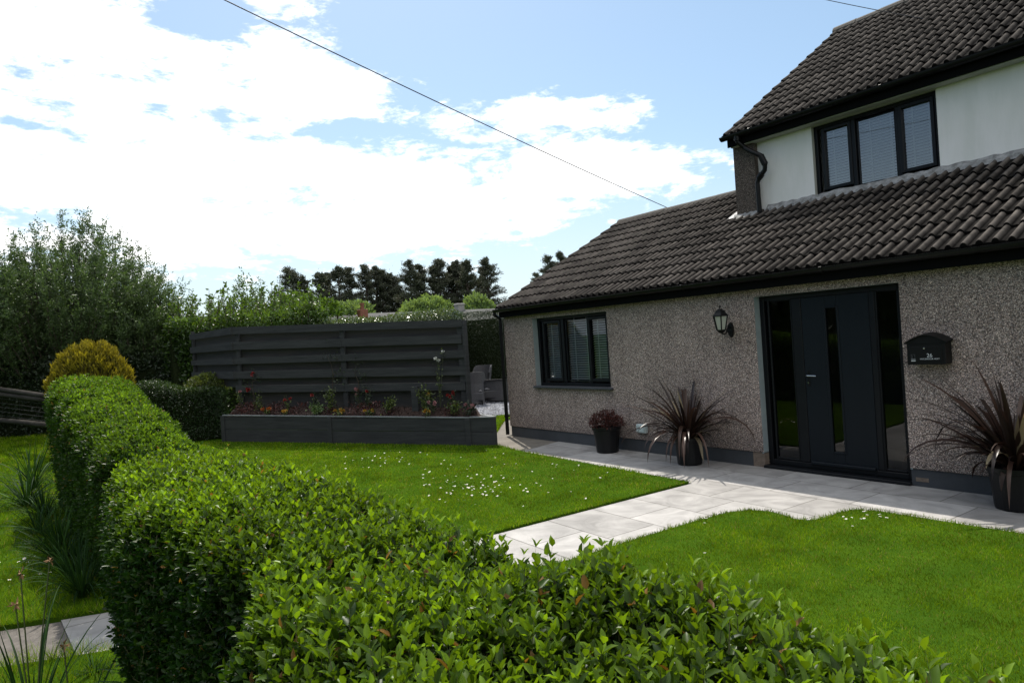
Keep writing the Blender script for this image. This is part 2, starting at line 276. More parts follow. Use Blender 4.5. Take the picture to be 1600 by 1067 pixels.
# ------------------------------------------------------------------ mesh helpers
def link(o, parent=None):
    C.objects.link(o)
    if parent is not None: o.parent = parent
    return o
def tag(o, label=None, cat=None, group=None, kind=None):
    if label: o['label'] = label
    if cat: o['category'] = cat
    if group: o['group'] = group
    if kind: o['kind'] = kind
    return o
def empty(name, loc, rz=0, **k):
    o = bpy.data.objects.new(name, None); o.location = tuple(loc); o.rotation_euler = (0, 0, rz); o.empty_display_size = .1
    link(o); return tag(o, **k)
class MB:
    def __init__(s): s.v = []; s.f = []; s.sm = False
    def add(s, v, f):
        b = len(s.v); s.v += [tuple(map(float, q)) for q in v]; s.f += [tuple(b+i for i in q) for q in f]
    def box(s, x0, x1, y0, y1, z0, z1, M=None):
        v = [(x, y, z) for z in (z0, z1) for y in (y0, y1) for x in (x0, x1)]
        if M is not None: v = [tuple(M @ Vector(q)) for q in v]
        s.add(v, [(0, 2, 3, 1), (4, 5, 7, 6), (0, 1, 5, 4), (2, 6, 7, 3), (0, 4, 6, 2), (1, 3, 7, 5)])
    def cbox(s, x0, x1, y0, y1, z0, z1, c=.006, M=None):
        """a box with its edges planed off by c"""
        import itertools
        lo, hi = (x0, y0, z0), (x1, y1, z1); pts = []; idx = {}
        for sg in itertools.product((0, 1), repeat=3):
            for a in range(3):
                q = [(hi[i] if sg[i] else lo[i]) for i in range(3)]
                for i in range(3):
                    if i != a: q[i] += -c if sg[i] else c
                idx[(sg, a)] = len(pts); pts.append(tuple(q))
        F = []
        for a in range(3):
            b_, c_ = (a+1) % 3, (a+2) % 3
            for sv in (0, 1):
                loop = []
                for (p_, q_) in ((0, 0), (1, 0), (1, 1), (0, 1)):
                    sg = [0, 0, 0]; sg[a] = sv; sg[b_] = p_; sg[c_] = q_; loop.append(idx[(tuple(sg), a)])
                F.append(tuple(loop if sv else loop[::-1]))
        for a in range(3):           # edges along a
            b_, c_ = (a+1) % 3, (a+2) % 3
            for p_ in (0, 1):
                for q_ in (0, 1):
                    s0 = [0, 0, 0]; s0[b_] = p_; s0[c_] = q_; s1 = list(s0); s1[a] = 1
                    F.append((idx[(tuple(s0), b_)], idx[(tuple(s1), b_)], idx[(tuple(s1), c_)], idx[(tuple(s0), c_)]))
        for sg in itertools.product((0, 1), repeat=3): F.append(tuple(idx[(sg, a)] for a in range(3)))
        if M is not None: pts = [tuple(M @ Vector(q)) for q in pts]
        s.add(pts, F)
    def poly(s, pts, z0, z1):
        n = len(pts); v = [(x, y, z0) for x, y in pts]+[(x, y, z1) for x, y in pts]
        s.add(v, [tuple(range(n, 2*n)), tuple(range(n))[::-1]]+[(i, (i+1) % n, n+(i+1) % n, n+i) for i in range(n)])
    def prism_x(s, prof, x0, x1):
        n = len(prof); v = [(x0, y, z) for y, z in prof]+[(x1, y, z) for y, z in prof]
        s.add(v, [tuple(range(n)), tuple(range(n, 2*n))[::-1]]+[(i, n+i, n+(i+1) % n, (i+1) % n) for i in range(n)])
    def tube(s, pts, rad, n=8, caps=True):
        pts = [Vector(q) for q in pts]; rads = rad if hasattr(rad, '__len__') else [rad]*len(pts)
        rings = []; up = None
        for i, q in enumerate(pts):
            d = (pts[min(i+1, len(pts)-1)]-pts[max(i-1, 0)]).normalized()
            if up is None: up = Vector((0, 0, 1)) if abs(d.z) < .9 else Vector((1, 0, 0))
            a = d.cross(up).normalized(); up = a.cross(d).normalized()
            rings.append([q+(a*math.cos(2*math.pi*k/n)+up*math.sin(2*math.pi*k/n))*rads[i] for k in range(n)])
        v = [q for r in rings for q in r]; F = []
        for i in range(len(rings)-1):
            for k in range(n): F.append((i*n+k, i*n+(k+1) % n, (i+1)*n+(k+1) % n, (i+1)*n+k))
        if caps: F += [tuple(range(n))[::-1], tuple(range((len(rings)-1)*n, len(rings)*n))]
        s.add(v, F)
    def lathe(s, prof, c=(0, 0, 0), n=24, M=None):
        v = []; F = []
        for r, z in prof:
            for k in range(n):
                a = 2*math.pi*k/n; q = Vector((r*math.cos(a), r*math.sin(a), z))
                if M is not None: q = M @ q
                v.append((q[0]+c[0], q[1]+c[1], q[2]+c[2]))
        for i in range(len(prof)-1):
            for k in range(n): F.append((i*n+k, i*n+(k+1) % n, (i+1)*n+(k+1) % n, (i+1)*n+k))
        s.add(v, F)
    def build(s, name, m, parent=None, smooth=False, off=(0, 0, 0)):
        me = bpy.data.meshes.new(name); v = s.v
        if any(off): v = [(a-off[0], b-off[1], c-off[2]) for a, b, c in v]
        me.from_pydata(v, [], s.f); me.update()
        for mm in (m if isinstance(m, list) else [m]): me.materials.append(mm)
        if smooth: me.shade_smooth()
        return link(bpy.data.objects.new(name, me), parent)

def npmesh(name, V, F, m, parent=None, age=None, smooth=False):
    """V (n,3); F list of (k,size) arrays"""
    me = bpy.data.meshes.new(name); me.vertices.add(len(V)); me.vertices.foreach_set('co', np.ascontiguousarray(V, dtype=np.float32).ravel())
    F = [f for f in F if len(f)]
    loops = np.concatenate([f.ravel() for f in F]).astype(np.int32); sizes = np.concatenate([np.full(len(f), f.shape[1]) for f in F])
    me.loops.add(len(loops)); me.loops.foreach_set('vertex_index', loops)
    st = np.concatenate([[0], np.cumsum(sizes)[:-1]]).astype(np.int32)
    me.polygons.add(len(sizes)); me.polygons.foreach_set('loop_start', st)
    if smooth: me.polygons.foreach_set('use_smooth', np.ones(len(sizes), dtype=bool))
    if age is not None:
        at_ = me.attributes.new('age', 'FLOAT', 'POINT'); at_.data.foreach_set('value', np.ascontiguousarray(age, dtype=np.float32))
    me.update(calc_edges=True); me.materials.append(m)
    return link(bpy.data.objects.new(name, me), parent)

def unit(a): return a/np.maximum(np.linalg.norm(a, axis=-1, keepdims=True), 1e-9)
LEAF6 = (np.array([[0, 0, 0], [.32, 0, -.05], [.32, .5, .10], [.32, -.5, .10], [.68, 0, -.06], [.68, .38, .05], [.68, -.38, .05], [1, 0, -.16]]),
         [np.array([[0, 1, 2], [0, 3, 1], [5, 4, 7], [4, 6, 7]]), np.array([[1, 4, 5, 2], [3, 6, 4, 1]])])
LEAF2 = (np.array([[0, 0, 0], [.45, .5, .1], [.45, -.5, .1], [1, 0, -.1]]), [np.array([[0, 3, 1], [0, 2, 3]])])
QUAD1 = (np.array([[0, 0, 0], [.5, .5, 0], [1, 0, 0], [.5, -.5, 0]]), [np.array([[0, 1, 2, 3]])])
BLADE = (np.array([[0, .5, 0], [0, -.5, 0], [.55, .38, .06], [.55, -.38, .06], [1, 0, .22]]), [np.array([[2, 3, 4]]), np.array([[0, 1, 3, 2]])])
def leaves(P, A, Nn, Ln, Wd, tpl=LEAF2):
    """place the template leaf at points P along axis A, face normal near Nn; returns V, F"""
    A = unit(A); S = unit(np.cross(Nn, A)); Nn = np.cross(A, S)
    t, Fs = tpl; k = len(t); n = len(P)
    V = P[:, None, :]+t[None, :, 0, None]*(A*Ln[:, None])[:, None, :]+t[None, :, 1, None]*(S*Wd[:, None])[:, None, :]+t[None, :, 2, None]*(Nn*Ln[:, None])[:, None, :]
    base = (np.arange(n)*k)[:, None, None]
    return V.reshape(-1, 3), [(base+f[None]).reshape(-1, f.shape[1]) for f in Fs]
def rdir(n): return unit(rng.normal(size=(n, 3)))
_K = rng.normal(size=(14, 3)); _PH = rng.uniform(0, 6.28, 14)
def lump(Pn, scale):
    """smooth noise about -1..1"""
    s = 0
    for i in range(14): s = s+np.sin(Pn @ (_K[i]*scale*(1+.15*i))+_PH[i])/(1+.12*i)
    return s/5.

# ================================================================== STRUCTURE
D = 7.34
def struct(o): o['kind'] = 'structure'; return o
b = MB(); b.add([(-1500, -1500, -.03), (1500, -1500, -.03), (1500, 1500, -.03), (-1500, 1500, -.03)], [(0, 1, 2, 3)])
struct(b.build('ground', M_TURF))
PATH_L = [(-5.06, 6.13), (-5.10, 4.9), (-5.14, 3.47), (-5.42, 1.9), (-5.68, .56), (-5.80, .20)]
PATH_R = [(-4.99, .24), (-4.88, .5), (-4.45, 1.9), (-4.10, 3.45), (-4.09, 4.12), (-4.06, 4.92), (-4.02, 5.35), (-3.90, 5.56), (-3.72, 5.62), (-3.56, 5.58), (-3.42, 5.52), (-3.33, 5.57), (-3.27, 5.72), (-3.28, 5.95), (-3.22, 6.13), (-3.05, 6.19), (-2.6, 6.19), (-1.96, 6.20), (4, 6.35)]
b = MB(); b.poly([(4, 7.335), (-8.82, 7.335), (-8.56, 6.36)]+PATH_L+PATH_R, -.10, 0.0)
struct(b.build('paved_path', M_PAVE))
b = MB(); b.poly([(-8.823, 7.335), (-10.25, 7.335), (-10.25, 12), (-13.0, 12), (-12.2, 8.6), (-9.75, 6.60), (-8.6, 6.36)][::-1], -.10, -.006)
struct(b.build('concrete_path', M_CONC))
b = MB(); b.poly([(-5.803, .197), (-4.993, .237), (-5.15, -.14), (-5.45, -1.6), (-8, -6), (-12, -6), (-6.5, -1.6), (-5.95, -.2)][::-1], -.10, -.012)
struct(b.build('pavement', M_TAR))
b = MB(); b.poly([(-19, 7.2), (-11.5, 7.45), (-13.1, 9.2), (-12.9, 15), (-22, 15)], -.05, -.012)
struct(b.build('gravel_bed', mat('gravel_sand', (.07, .07, .08), .9, col2=(.14, .14, .15), scale=40)))

LAWN_MID = [(-5.10, 6.12), (-8.50, 6.33), (-9.2, 6.44), (-9.74, 6.58), (-9.9, 6.3), (-15.4, 3.6), (-16.2, 2.2), (-13, 1.0), (-5.86, 1.0), (-5.47, 1.9), (-5.18, 3.47), (-5.13, 4.9)]
LAWN_R = [(-4.40, 1.9), (-4.07, 3.43), (-4.06, 4.12), (-4.03, 4.90), (-3.99, 5.31), (-3.88, 5.51), (-3.72, 5.57), (-3.56, 5.53), (-3.42, 5.47), (-3.30, 5.53), (-3.23, 5.70), (-3.24, 5.92), (-3.18, 6.09), (-3.03, 6.15), (-2.6, 6.15), (-1.96, 6.16), (3, 6.30), (3, .95), (-4.7, .95)]
LAWN_OUT = [(-5.72, .50), (-5.95, -.12), (-6.6, -1.6), (-9, -3), (-27, -6), (-27, 1.5), (-12, 1.2)]
LAWN_NEAR = [(-5.13, -.16), (-4.86, .5), (-4.6, .8), (-2, .8), (-2, -1.2), (-5.3, -1.0)]
LAWN_FAR = [(-12.0, 8.6), (-9.9, 6.9), (-11.0, 7.2), (-13.1, 9.15), (-13.0, 9.25)]
LAWN_FAR = [(-12.15, 8.62), (-12.75, 10.5), (-13.1, 9.0), (-11.6, 7.5), (-10.3, 6.95), (-9.9, 6.70)]
for i, pl in enumerate((LAWN_MID, LAWN_R, LAWN_OUT, LAWN_NEAR, LAWN_FAR)):
    a = sum(pl[k][0]*pl[(k+1) % len(pl)][1]-pl[(k+1) % len(pl)][0]*pl[k][1] for k in range(len(pl)))
    if a < 0: pl = pl[::-1]
    b = MB(); b.poly(pl, -.08, .016+.001*i); struct(b.build('lawn', M_TURF))

def inside(px, py, poly):
    r = np.zeros(len(px), bool); n = len(poly)
    for i in range(n):
        x0, y0 = poly[i]; x1, y1 = poly[(i+1) % n]
        c = ((y0 > py) != (y1 > py)) & (px < (x1-x0)*(py-y0)/((y1-y0) if y1 != y0 else 1e-9)+x0); r ^= c
    return r
def grow(poly, k=.02):
    c = np.mean(np.array(poly), axis=0); return [(x+(x-c[0])*k/max(1, np.hypot(x-c[0], y-c[1])), y+(y-c[1])*k/max(1, np.hypot(x-c[0], y-c[1]))) for x, y in poly]
def grass(polys, name, label, dens0, hgt, box, far_w=1.0):
    """blades over polygons, thinner on the ground with distance but each wider"""
    Ps = []
    x0, x1, y0, y1 = box; n = int((x1-x0)*(y1-y0)*dens0)
    x = rng.uniform(x0, x1, n); y = rng.uniform(y0, y1, n)
    ok = np.zeros(n, bool)
    for pl in polys: ok |= inside(x, y, grow(pl, .012))
    # ragged fringe of uncut blades along every edge
    fx, fy = [], []
    for pl in polys:
        for i in range(len(pl)):
            a_, b_ = np.array(pl[i]), np.array(pl[(i+1) % len(pl)]); L_ = np.linalg.norm(b_-a_); k_ = int(L_*420); t_ = rng.uniform(0, 1, k_)[:, None]; q_ = a_+(b_-a_)*t_+rng.normal(0, .014, (k_, 2)); fx.append(q_[:, 0]); fy.append(q_[:, 1])
    edge = np.concatenate([np.zeros(n, bool), np.ones(sum(len(v) for v in fx), bool)]); x = np.concatenate([x]+fx); y = np.concatenate([y]+fy); ok = np.concatenate([ok, np.ones(len(x)-n, bool)]); n = len(x)
    p3 = np.stack([x, y, np.zeros(n)], 1); rel = p3-np.array([0, 0, HC]); dep = rel @ FW; lat = rel @ RT
    ok &= (dep > .8) & (np.abs(lat/np.maximum(dep, .1)) < 1.25)
    keep = np.minimum(1, (4.5/np.maximum(dep, .1))**1.25); ok &= rng.uniform(size=n) < keep
    x, y, dep, edge = x[ok], y[ok], dep[ok], edge[ok]; n = len(x)
    patch = lump(np.stack([x, y, 0*x], 1), 1.1); fine = lump(np.stack([x, y, 0*x+3], 1), 5.)
    h = hgt*(1+.25*patch+.45*fine)*rng.uniform(.55, 1.25, n); h = np.maximum(h, .012)*np.where(edge, 1.45, 1)
    w = .0027*np.maximum(1, dep/4.5)**.9*rng.uniform(.7, 1.3, n)
    P = np.stack([x, y, np.full(n, .012)], 1)
    A = unit(np.stack([rng.normal(0, .45, n), rng.normal(0, .45, n), np.ones(n)], 1)); Nn = rdir(n)*[1, 1, .1]
    V, F = leaves(P, A, Nn, h*1.1, w, BLADE)
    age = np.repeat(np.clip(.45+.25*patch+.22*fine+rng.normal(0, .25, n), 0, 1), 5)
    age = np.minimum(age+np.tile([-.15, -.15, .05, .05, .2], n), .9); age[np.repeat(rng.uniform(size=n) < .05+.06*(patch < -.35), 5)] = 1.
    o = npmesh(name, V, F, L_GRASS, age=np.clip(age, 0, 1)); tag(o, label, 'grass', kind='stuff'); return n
print('grass', grass([LAWN_MID, LAWN_FAR], 'lawn_grass', 'short mown grass of the lawn between the path and the raised planter', 8500, .027, (-16.5, -4.9, .9, 9.2)))
print('grass', grass([LAWN_R], 'lawn_grass', 'short mown grass of the lawn in front of the doorway', 11000, .027, (-4.8, .6, .9, 6.4)))
print('grass', grass([LAWN_OUT, LAWN_NEAR], 'verge_grass', 'longer grass of the verge outside the hedge', 4200, .055, (-26, -2, -6, 1.4)))

# ================================================================== HOUSE
house = empty('house', (-5, 7.34, 0), label='pebbledashed house with dark tiled roofs and white upper storey', cat='house')
HO = (-5, 7.34, 0)
def hb(mb, name, m, parent=None, smooth=False):
    o = mb.build(name, m, parent if parent is not None else house, smooth, off=HO); return o
EY, EZ, RY, RZ = 7.18, 2.326, 10.53, 4.077            # lower roof eave and ridge
XE = 3.6; XL = -10.13
WIN = (-9.29, -7.47, .93, 2.09); DOOR = (-4.92, -3.24, .0, 2.075)
UWIN = (-5.16, -3.545, 3.44, 4.475)
def wall_with_holes(mb, x0, x1, z0, z1, y, th, holes):
    xs = sorted({x0, x1, *[h[0] for h in holes], *[h[1] for h in holes]}); zs = sorted({z0, z1, *[h[2] for h in holes], *[h[3] for h in holes]})
    def hole(a, c): return any(h[0] <= a < h[1] and h[2] <= c < h[3] for h in holes)
    for i in range(len(xs)-1):
        for j in range(len(zs)-1):
            if hole(xs[i], zs[j]): continue
            for yy, rev in ((y, 0), (y+th, 1)):
                q = [(xs[i], yy, zs[j]), (xs[i+1], yy, zs[j]), (xs[i+1], yy, zs[j+1]), (xs[i], yy, zs[j+1])]
                mb.add(q, [(0, 1, 2, 3) if not rev else (3, 2, 1, 0)])
wl = MB(); wall_with_holes(wl, -10.14, XE, .185, 2.215, D-.018, .30, [WIN, (DOOR[0], DOOR[1], .185, DOOR[3])])
# gable end of the low wing, back wall, far end
wl.add([(-10.14, D-.018, .185), (-10.14, 13.7, .185), (-10.14, 13.7, 2.3), (-10.14, RY, RZ-.06), (-10.14, D-.018, 2.25)], [(0, 1, 2, 3, 4)][::-1])
wl.add([(-10.14, 13.7, .0), (XE, 13.7, 0), (XE, 13.7, 2.4), (-10.14, 13.7, 2.4)], [(0, 1, 2, 3)])
wl.add([(XE, D-.018, 0), (XE, 16, 0), (XE, 16, 4.5), (XE, 12.77, 7.0), (XE, 9.31, 4.5), (XE, 9.31, 3.4), (XE, D-.018, 2.25)], [tuple(range(7))])
for xa_, xb_ in ((-10.14, DOOR[0]), (DOOR[1], XE)): wl.add([(xa_, D-.018, .185), (xb_, D-.018, .185), (xb_, D+.01, .170), (xa_, D+.01, .170)], [(0, 1, 2, 3)])
hb(wl, 'wall', M_PEB)
# gable wall of the tall part shows as a pebbledashed pier beside the white wall
g = MB(); GX0, GX1, GY = -6.39, -6.03, 9.22
ys = 16.1
g.add([(GX0, GY, 3.15), (GX1, GY, 3.15), (GX1, GY, 4.60), (GX0, GY, 4.60)], [(0, 1, 2, 3)])
g.add([(GX0, GY, 3.15), (GX0, ys, 0), (GX0, ys, 4.6), (GX0, 12.77, 6.98), (GX0, GY, 4.60)], [(0, 1, 2, 3, 4)][::-1])
g.add([(GX1, GY, 3.15), (GX1, 9.5, 3.15), (GX1, 9.5, 4.6), (GX1, GY, 4.6)], [(0, 1, 2, 3)])
g.add([(GX0, ys, 0), (XE, ys, 0), (XE, ys, 4.6), (GX0, ys, 4.6)], [(0, 1, 2, 3)])
hb(g, 'gable_wall', M_PEB2)['label'] = 'brown pebbledashed gable end of the upper storey'
u = MB(); wall_with_holes(u, GX1+.002, XE, 3.30, 4.56, 9.31, .28, [UWIN]); hb(u, 'upper_wall', M_RENDER)['label'] = 'smooth white rendered upper wall'
# reveals
def reveal(h, y, dep, m, parent_name='reveal', z0=None):
    r = MB(); x0, x1, a, c = h
    r.box(x0-.02, x0, y+.003, y+dep, a, c); r.box(x1, x1+.02, y+.003, y+dep, a, c); r.box(x0-.02, x1+.02, y+.003, y+dep, c, c+.02)
    hb(r, parent_name, m)
reveal(WIN, D-.018, .24, M_REVEAL); reveal((DOOR[0], DOOR[1], .17, DOOR[3]), D-.018, .22, M_REVEAL)
reveal(UWIN, 9.31, .2, mat('white_reveal', (.45, .45, .41), .8))
pl = MB(); pl.box(-10.13, DOOR[0]-.16, D, D+.1, -.02, .180); pl.box(DOOR[1], XE, D, D+.1, -.02, .180); hb(pl, 'plinth', M_PLINTH)['label'] = 'dark grey painted plinth'
pb = MB(); pb.box(DOOR[0]-.158, DOOR[0], D-.006, D+.1, -.02, .178); hb(pb, 'bare_block', M_BRICK)
pb = MB(); pb.box(-3.2, -3.08, D-.004, D+.0, .05, .09); hb(pb, 'bare_block', M_BRICK)
# floor so that daylight stays out
fl = MB(); fl.box(-10.1, XE, D+.12, 13.6, -.02, .05); fl.box(-10.1, XE, 9.6, 13.6, 2.25, 2.3); fl.box(-10.1, XE, D+1.6, D+1.65, .05, 2.25); fl.box(GX1, XE, 11.0, 11.05, 2.4, 5.2); hb(fl, 'interior', mat('dark_interior', (.05, .048, .045), .9))

# ---- tiled roofs
def tiled(name, x0, x1, ey, ez, ry, rz, gauge, roll=.128, label=None, course_hi=None, x_break=None):
    sl = math.hypot(ry-ey, rz-ez); dy, dz = (ry-ey)/sl, (rz-ez)/sl; ny, nz = -dz, dy
    prof = [(0, .002), (.026, .0), (.031, .014), (.042, .031), (.059, .040), (.076, .031), (.087, .014), (.092, .0), (.1275, .002)]
    V = []; Fq = []; AG = []; nc = int(round(sl/gauge)); gauge = sl/nc; per = 2
    nt = int((x1-x0)/(roll*per)+.5); tw = (x1-x0)/nt
    for c in range(nc):
        for t in range(nt):
            xa = x0+t*tw
            if x_break and course_hi is not None and xa > x_break and c*gauge > course_hi: continue
            s0 = c*gauge-.03; s1 = (c+1)*gauge+.012
            jl = random.uniform(-.004, .004); jh = random.uniform(-.003, .004); js = random.uniform(-.006, .006)
            xs = []; hs = []
            for k in range(per):
                for px, ph in prof: xs.append(xa+(k*roll+px)/(per*roll)*tw); hs.append(ph)
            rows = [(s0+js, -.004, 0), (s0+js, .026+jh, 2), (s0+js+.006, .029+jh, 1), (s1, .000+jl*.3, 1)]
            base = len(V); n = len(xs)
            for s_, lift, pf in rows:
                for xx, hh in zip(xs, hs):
                    H_ = lift+(hh if pf else hh*.55); V.append((xx, ey+dy*s_+ny*H_, ez+dz*s_+nz*H_)); AG.append(min(1, hh/.03) if pf == 1 else 0)  # low values put the course fronts' shade into the colour
            for r in range(3):
                for k in range(n-1): Fq.append((base+r*n+k, base+r*n+k+1, base+(r+1)*n+k+1, base+(r+1)*n+k))
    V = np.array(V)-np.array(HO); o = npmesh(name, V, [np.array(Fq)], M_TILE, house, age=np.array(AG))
    if label: o['label'] = label
    return o
# under-deck (solid) then tiles
dk = MB()
def deck(mb, x0, x1, ey, ez, ry, rz, th=.05, lift=-.012):
    sl = math.hypot(ry-ey, rz-ez); ny, nz = -(rz-ez)/sl, (ry-ey)/sl
    mb.prism_x([(ey+ny*lift, ez+nz*lift), (ry+ny*lift, rz+nz*lift), (ry+ny*(lift-th), rz+nz*(lift-th)), (ey+ny*(lift-th), ez+nz*(lift-th))], x0, x1)
k9 = (9.40-EY)/(RY-EY)
deck(dk, XL+.03, GX0, EY+.05, EZ+.026, RY, RZ); deck(dk, GX0, XE, EY+.05, EZ+.026, 9.42, EZ+(RZ-EZ)*((9.42-EY)/(RY-EY)))
deck(dk, GX0+.01, XE, 9.10, 4.68, 12.77, 7.09)
dk.prism_x([(RY, RZ-.01), (13.95, 2.29), (13.95, 2.22), (RY, RZ-.08)], XL+.02, GX0)
dk.prism_x([(12.77, 7.08), (16.4, 4.66), (16.4, 4.58), (12.77, 7.0)], GX0-.03, XE)
hb(dk, 'roof_deck', mat('roof_underlay', (.03, .028, .026), .9))
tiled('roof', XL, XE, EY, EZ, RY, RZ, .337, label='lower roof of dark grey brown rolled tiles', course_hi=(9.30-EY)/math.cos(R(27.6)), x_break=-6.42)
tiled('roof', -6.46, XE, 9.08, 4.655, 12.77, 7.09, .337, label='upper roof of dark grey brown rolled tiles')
rg = MB()
def ridge(mb, x0, x1, y, z, r=.11, seg=.42):
    x = x0; i = 0
    while x < x1:
        xe = min(x+seg-.006, x1); rr = r+random.uniform(-.003, .004); pr = []
        for k in range(9):
            a = math.pi*(-.08+1.16*k/8); pr.append((y+rr*math.cos(a)*1.15, z-.02+rr*math.sin(a)))
        pr2 = [(y+(rr-.02)*math.cos(math.pi*(-.08+1.16*k/8))*1.1, z-.02+(rr-.02)*math.sin(math.pi*(-.08+1.16*k/8))) for k in range(9)][::-1]
        mb.prism_x(pr+pr2, x, xe); x += seg; i += 1
ridge(rg, XL-.01, GX0, RY, RZ-.02, .10); hb(rg, 'ridge_tiles', M_RIDGE)
rg = MB(); ridge(rg, -6.47, XE, 12.77, 7.07, .12); hb(rg, 'ridge_tiles', M_RIDGE)
# verge mortar and bargeboards
vg = MB()
def verge(mb, x0, x1, ey, ez, ry, rz, t0, t1):
    sl = math.hypot(ry-ey, rz-ez); ny, nz = -(rz-ez)/sl, (ry-ey)/sl
    mb.prism_x([(ey+ny*t1, ez+nz*t1), (ry+ny*t1, rz+nz*t1), (ry+ny*t0, rz+nz*t0), (ey+ny*t0, ez+nz*t0)], x0, x1)
verge(vg, XL+.004, XL+.05, EY+.03, EZ, RY, RZ, -.045, -.006); hb(vg, 'verge_mortar', M_LEAD); vg = MB(); verge(vg, -6.455, -6.40, 9.12, 4.66, 12.77, 7.08, -.045, -.006)
hb(vg, 'verge_mortar', M_LEAD)
ws = MB(); verge(ws, XL-.012, XL+.003, EY+.02, EZ, EY+.75, EZ+.75*.5226, -.03, .015); hb(ws, 'verge_strip', mat('bare_metal_strip', (.55, .57, .6), .35, metal=.6))['label'] = 'bright metal strip at the foot of the verge'

def gutter(x0, x1, y, z, r=.056):
    gm = MB(); pr = [(y+r*math.cos(math.pi*(1+k/10)), z+r*math.sin(math.pi*(1+k/10))) for k in range(11)]; pin = [(y+(r-.005)*math.cos(math.pi*(1+k/10)), z+.001+(r-.005)*math.sin(math.pi*(1+k/10))) for k in range(11)][::-1]
    gm.prism_x(pr+pin, x0, x1)
    gm.prism_x([(y+r*math.cos(math.pi*(1+k/8)), z+r*math.sin(math.pi*(1+k/8))) for k in range(9)], x0-.006, x0)
    xx = x0+.5
    while xx < x1:
        gm.prism_x([(y+(r+.006)*math.cos(math.pi*(1+k/8)), z+(r+.006)*math.sin(math.pi*(1+k/8))) for k in range(9)]+[(y+r, z+.008), (y-r, z+.008)], xx, xx+.03); xx += 1.9
    return hb(gm, 'gutter', M_BLACK)
gutter(XL-.02, XE, EY-.03, EZ-.012); gutter(-6.47, XE, 9.06, 4.645, .060)
fa = MB(); fa.box(XL+.01, XE, EY+.035, EY+.06, EZ-.165, EZ+.01); fa.box(XL+.01, XE, EY+.06, D-.02, EZ-.160, EZ-.145); hb(fa, 'fascia', M_FASCIA)
fa = MB(); fa.box(-6.42, XE, 9.125, 9.15, 4.49, 4.66); hb(fa, 'fascia', M_FASCIA)
sf = MB(); sf.box(GX0+.01, XE, 9.152, 9.60, 4.478, 4.492); hb(sf, 'soffit', M_SOFFIT)
# downpipes
dp = MB(); px_, py_ = -10.165, D-.07
dp.tube([(px_, EY-.03, 2.30), (px_, EY-.03, 2.22), (px_, py_, 2.14), (px_, py_, .03)], .034, 12)
for z in (.35, 1.05, 1.85): dp.tube([(px_, py_, z), (px_, py_, z+.04)], .041, 12); dp.box(px_-.01, px_+.03, py_+.02, D-.02, z+.005, z+.035)
hb(dp, 'downpipe', M_BLACK, smooth=False)
dp = MB(); Yp = 9.14
pp = [(-6.20, 9.06, 4.62), (-6.20, 9.08, 4.52), (-6.13, Yp, 4.42), (-5.98, Yp, 4.31), (-5.88, Yp+.02, 4.24), (-5.83, Yp+.04, 4.10), (-5.85, Yp+.05, 4.02), (-5.95, Yp+.05, 3.93), (-5.985, Yp+.05, 3.86), (-5.985, Yp+.06, 3.42)]
dp.tube(pp, .036, 12); dp.tube([pp[4], pp[5]], .046, 12); dp.tube([(-5.90, Yp+.05, 3.975), (-5.96, Yp+.05, 3.92)], .046, 12); dp.tube([(-6.2, 9.06, 4.64), (-6.2, 9.07, 4.54)], .05, 12)
hb(dp, 'downpipe', M_BLACK)
# flashing where the wall meets the lower roof
fs = MB(); n = 120; V0 = []
def rz_at(y): return EZ+(RZ-EZ)*(y-EY)/(RY-EY)
rows = []
for i in range(n+1):
    x = GX1+.12+(XE-GX1-.12)*i/n; j = random.uniform(-.012, .012)
    rows.append([(x, 9.305, rz_at(9.30)+.085+j), (x, 9.29, rz_at(9.29)+.07+j*.6), (x, 9.24+j, rz_at(9.24)+.05), (x, 9.225+j, rz_at(9.225)+.02)])
fs.add([q for r in rows for q in r], [(i*4+k, (i+1)*4+k, (i+1)*4+k+1, i*4+k+1) for i in range(n) for k in range(3)])
hb(fs, 'flashing', M_LEAD)
fs = MB(); fs.add([(-6.55, 9.14, rz_at(9.14)+.045), (-6.40, 9.17, rz_at(9.17)+.05), (-6.395, 9.30, rz_at(9.3)+.11), (-6.46, 9.30, rz_at(9.3)+.05)], [(0, 1, 2, 3)])
hb(fs, 'flashing', mat('bright_lead', (.36, .36, .37), .6))
fs = MB(); rows = []
for i in range(13):
    x = GX0-.04+.44*i/12; j = random.uniform(-.01, .012); rows.append([(x, 9.215, rz_at(9.21)+.07+j), (x, 9.13+j, rz_at(9.13)+.035)])
fs.add([q for r in rows for q in r], [(i*2, (i+1)*2, (i+1)*2+1, i*2+1) for i in range(12)]); hb(fs, 'flashing', M_LEAD)

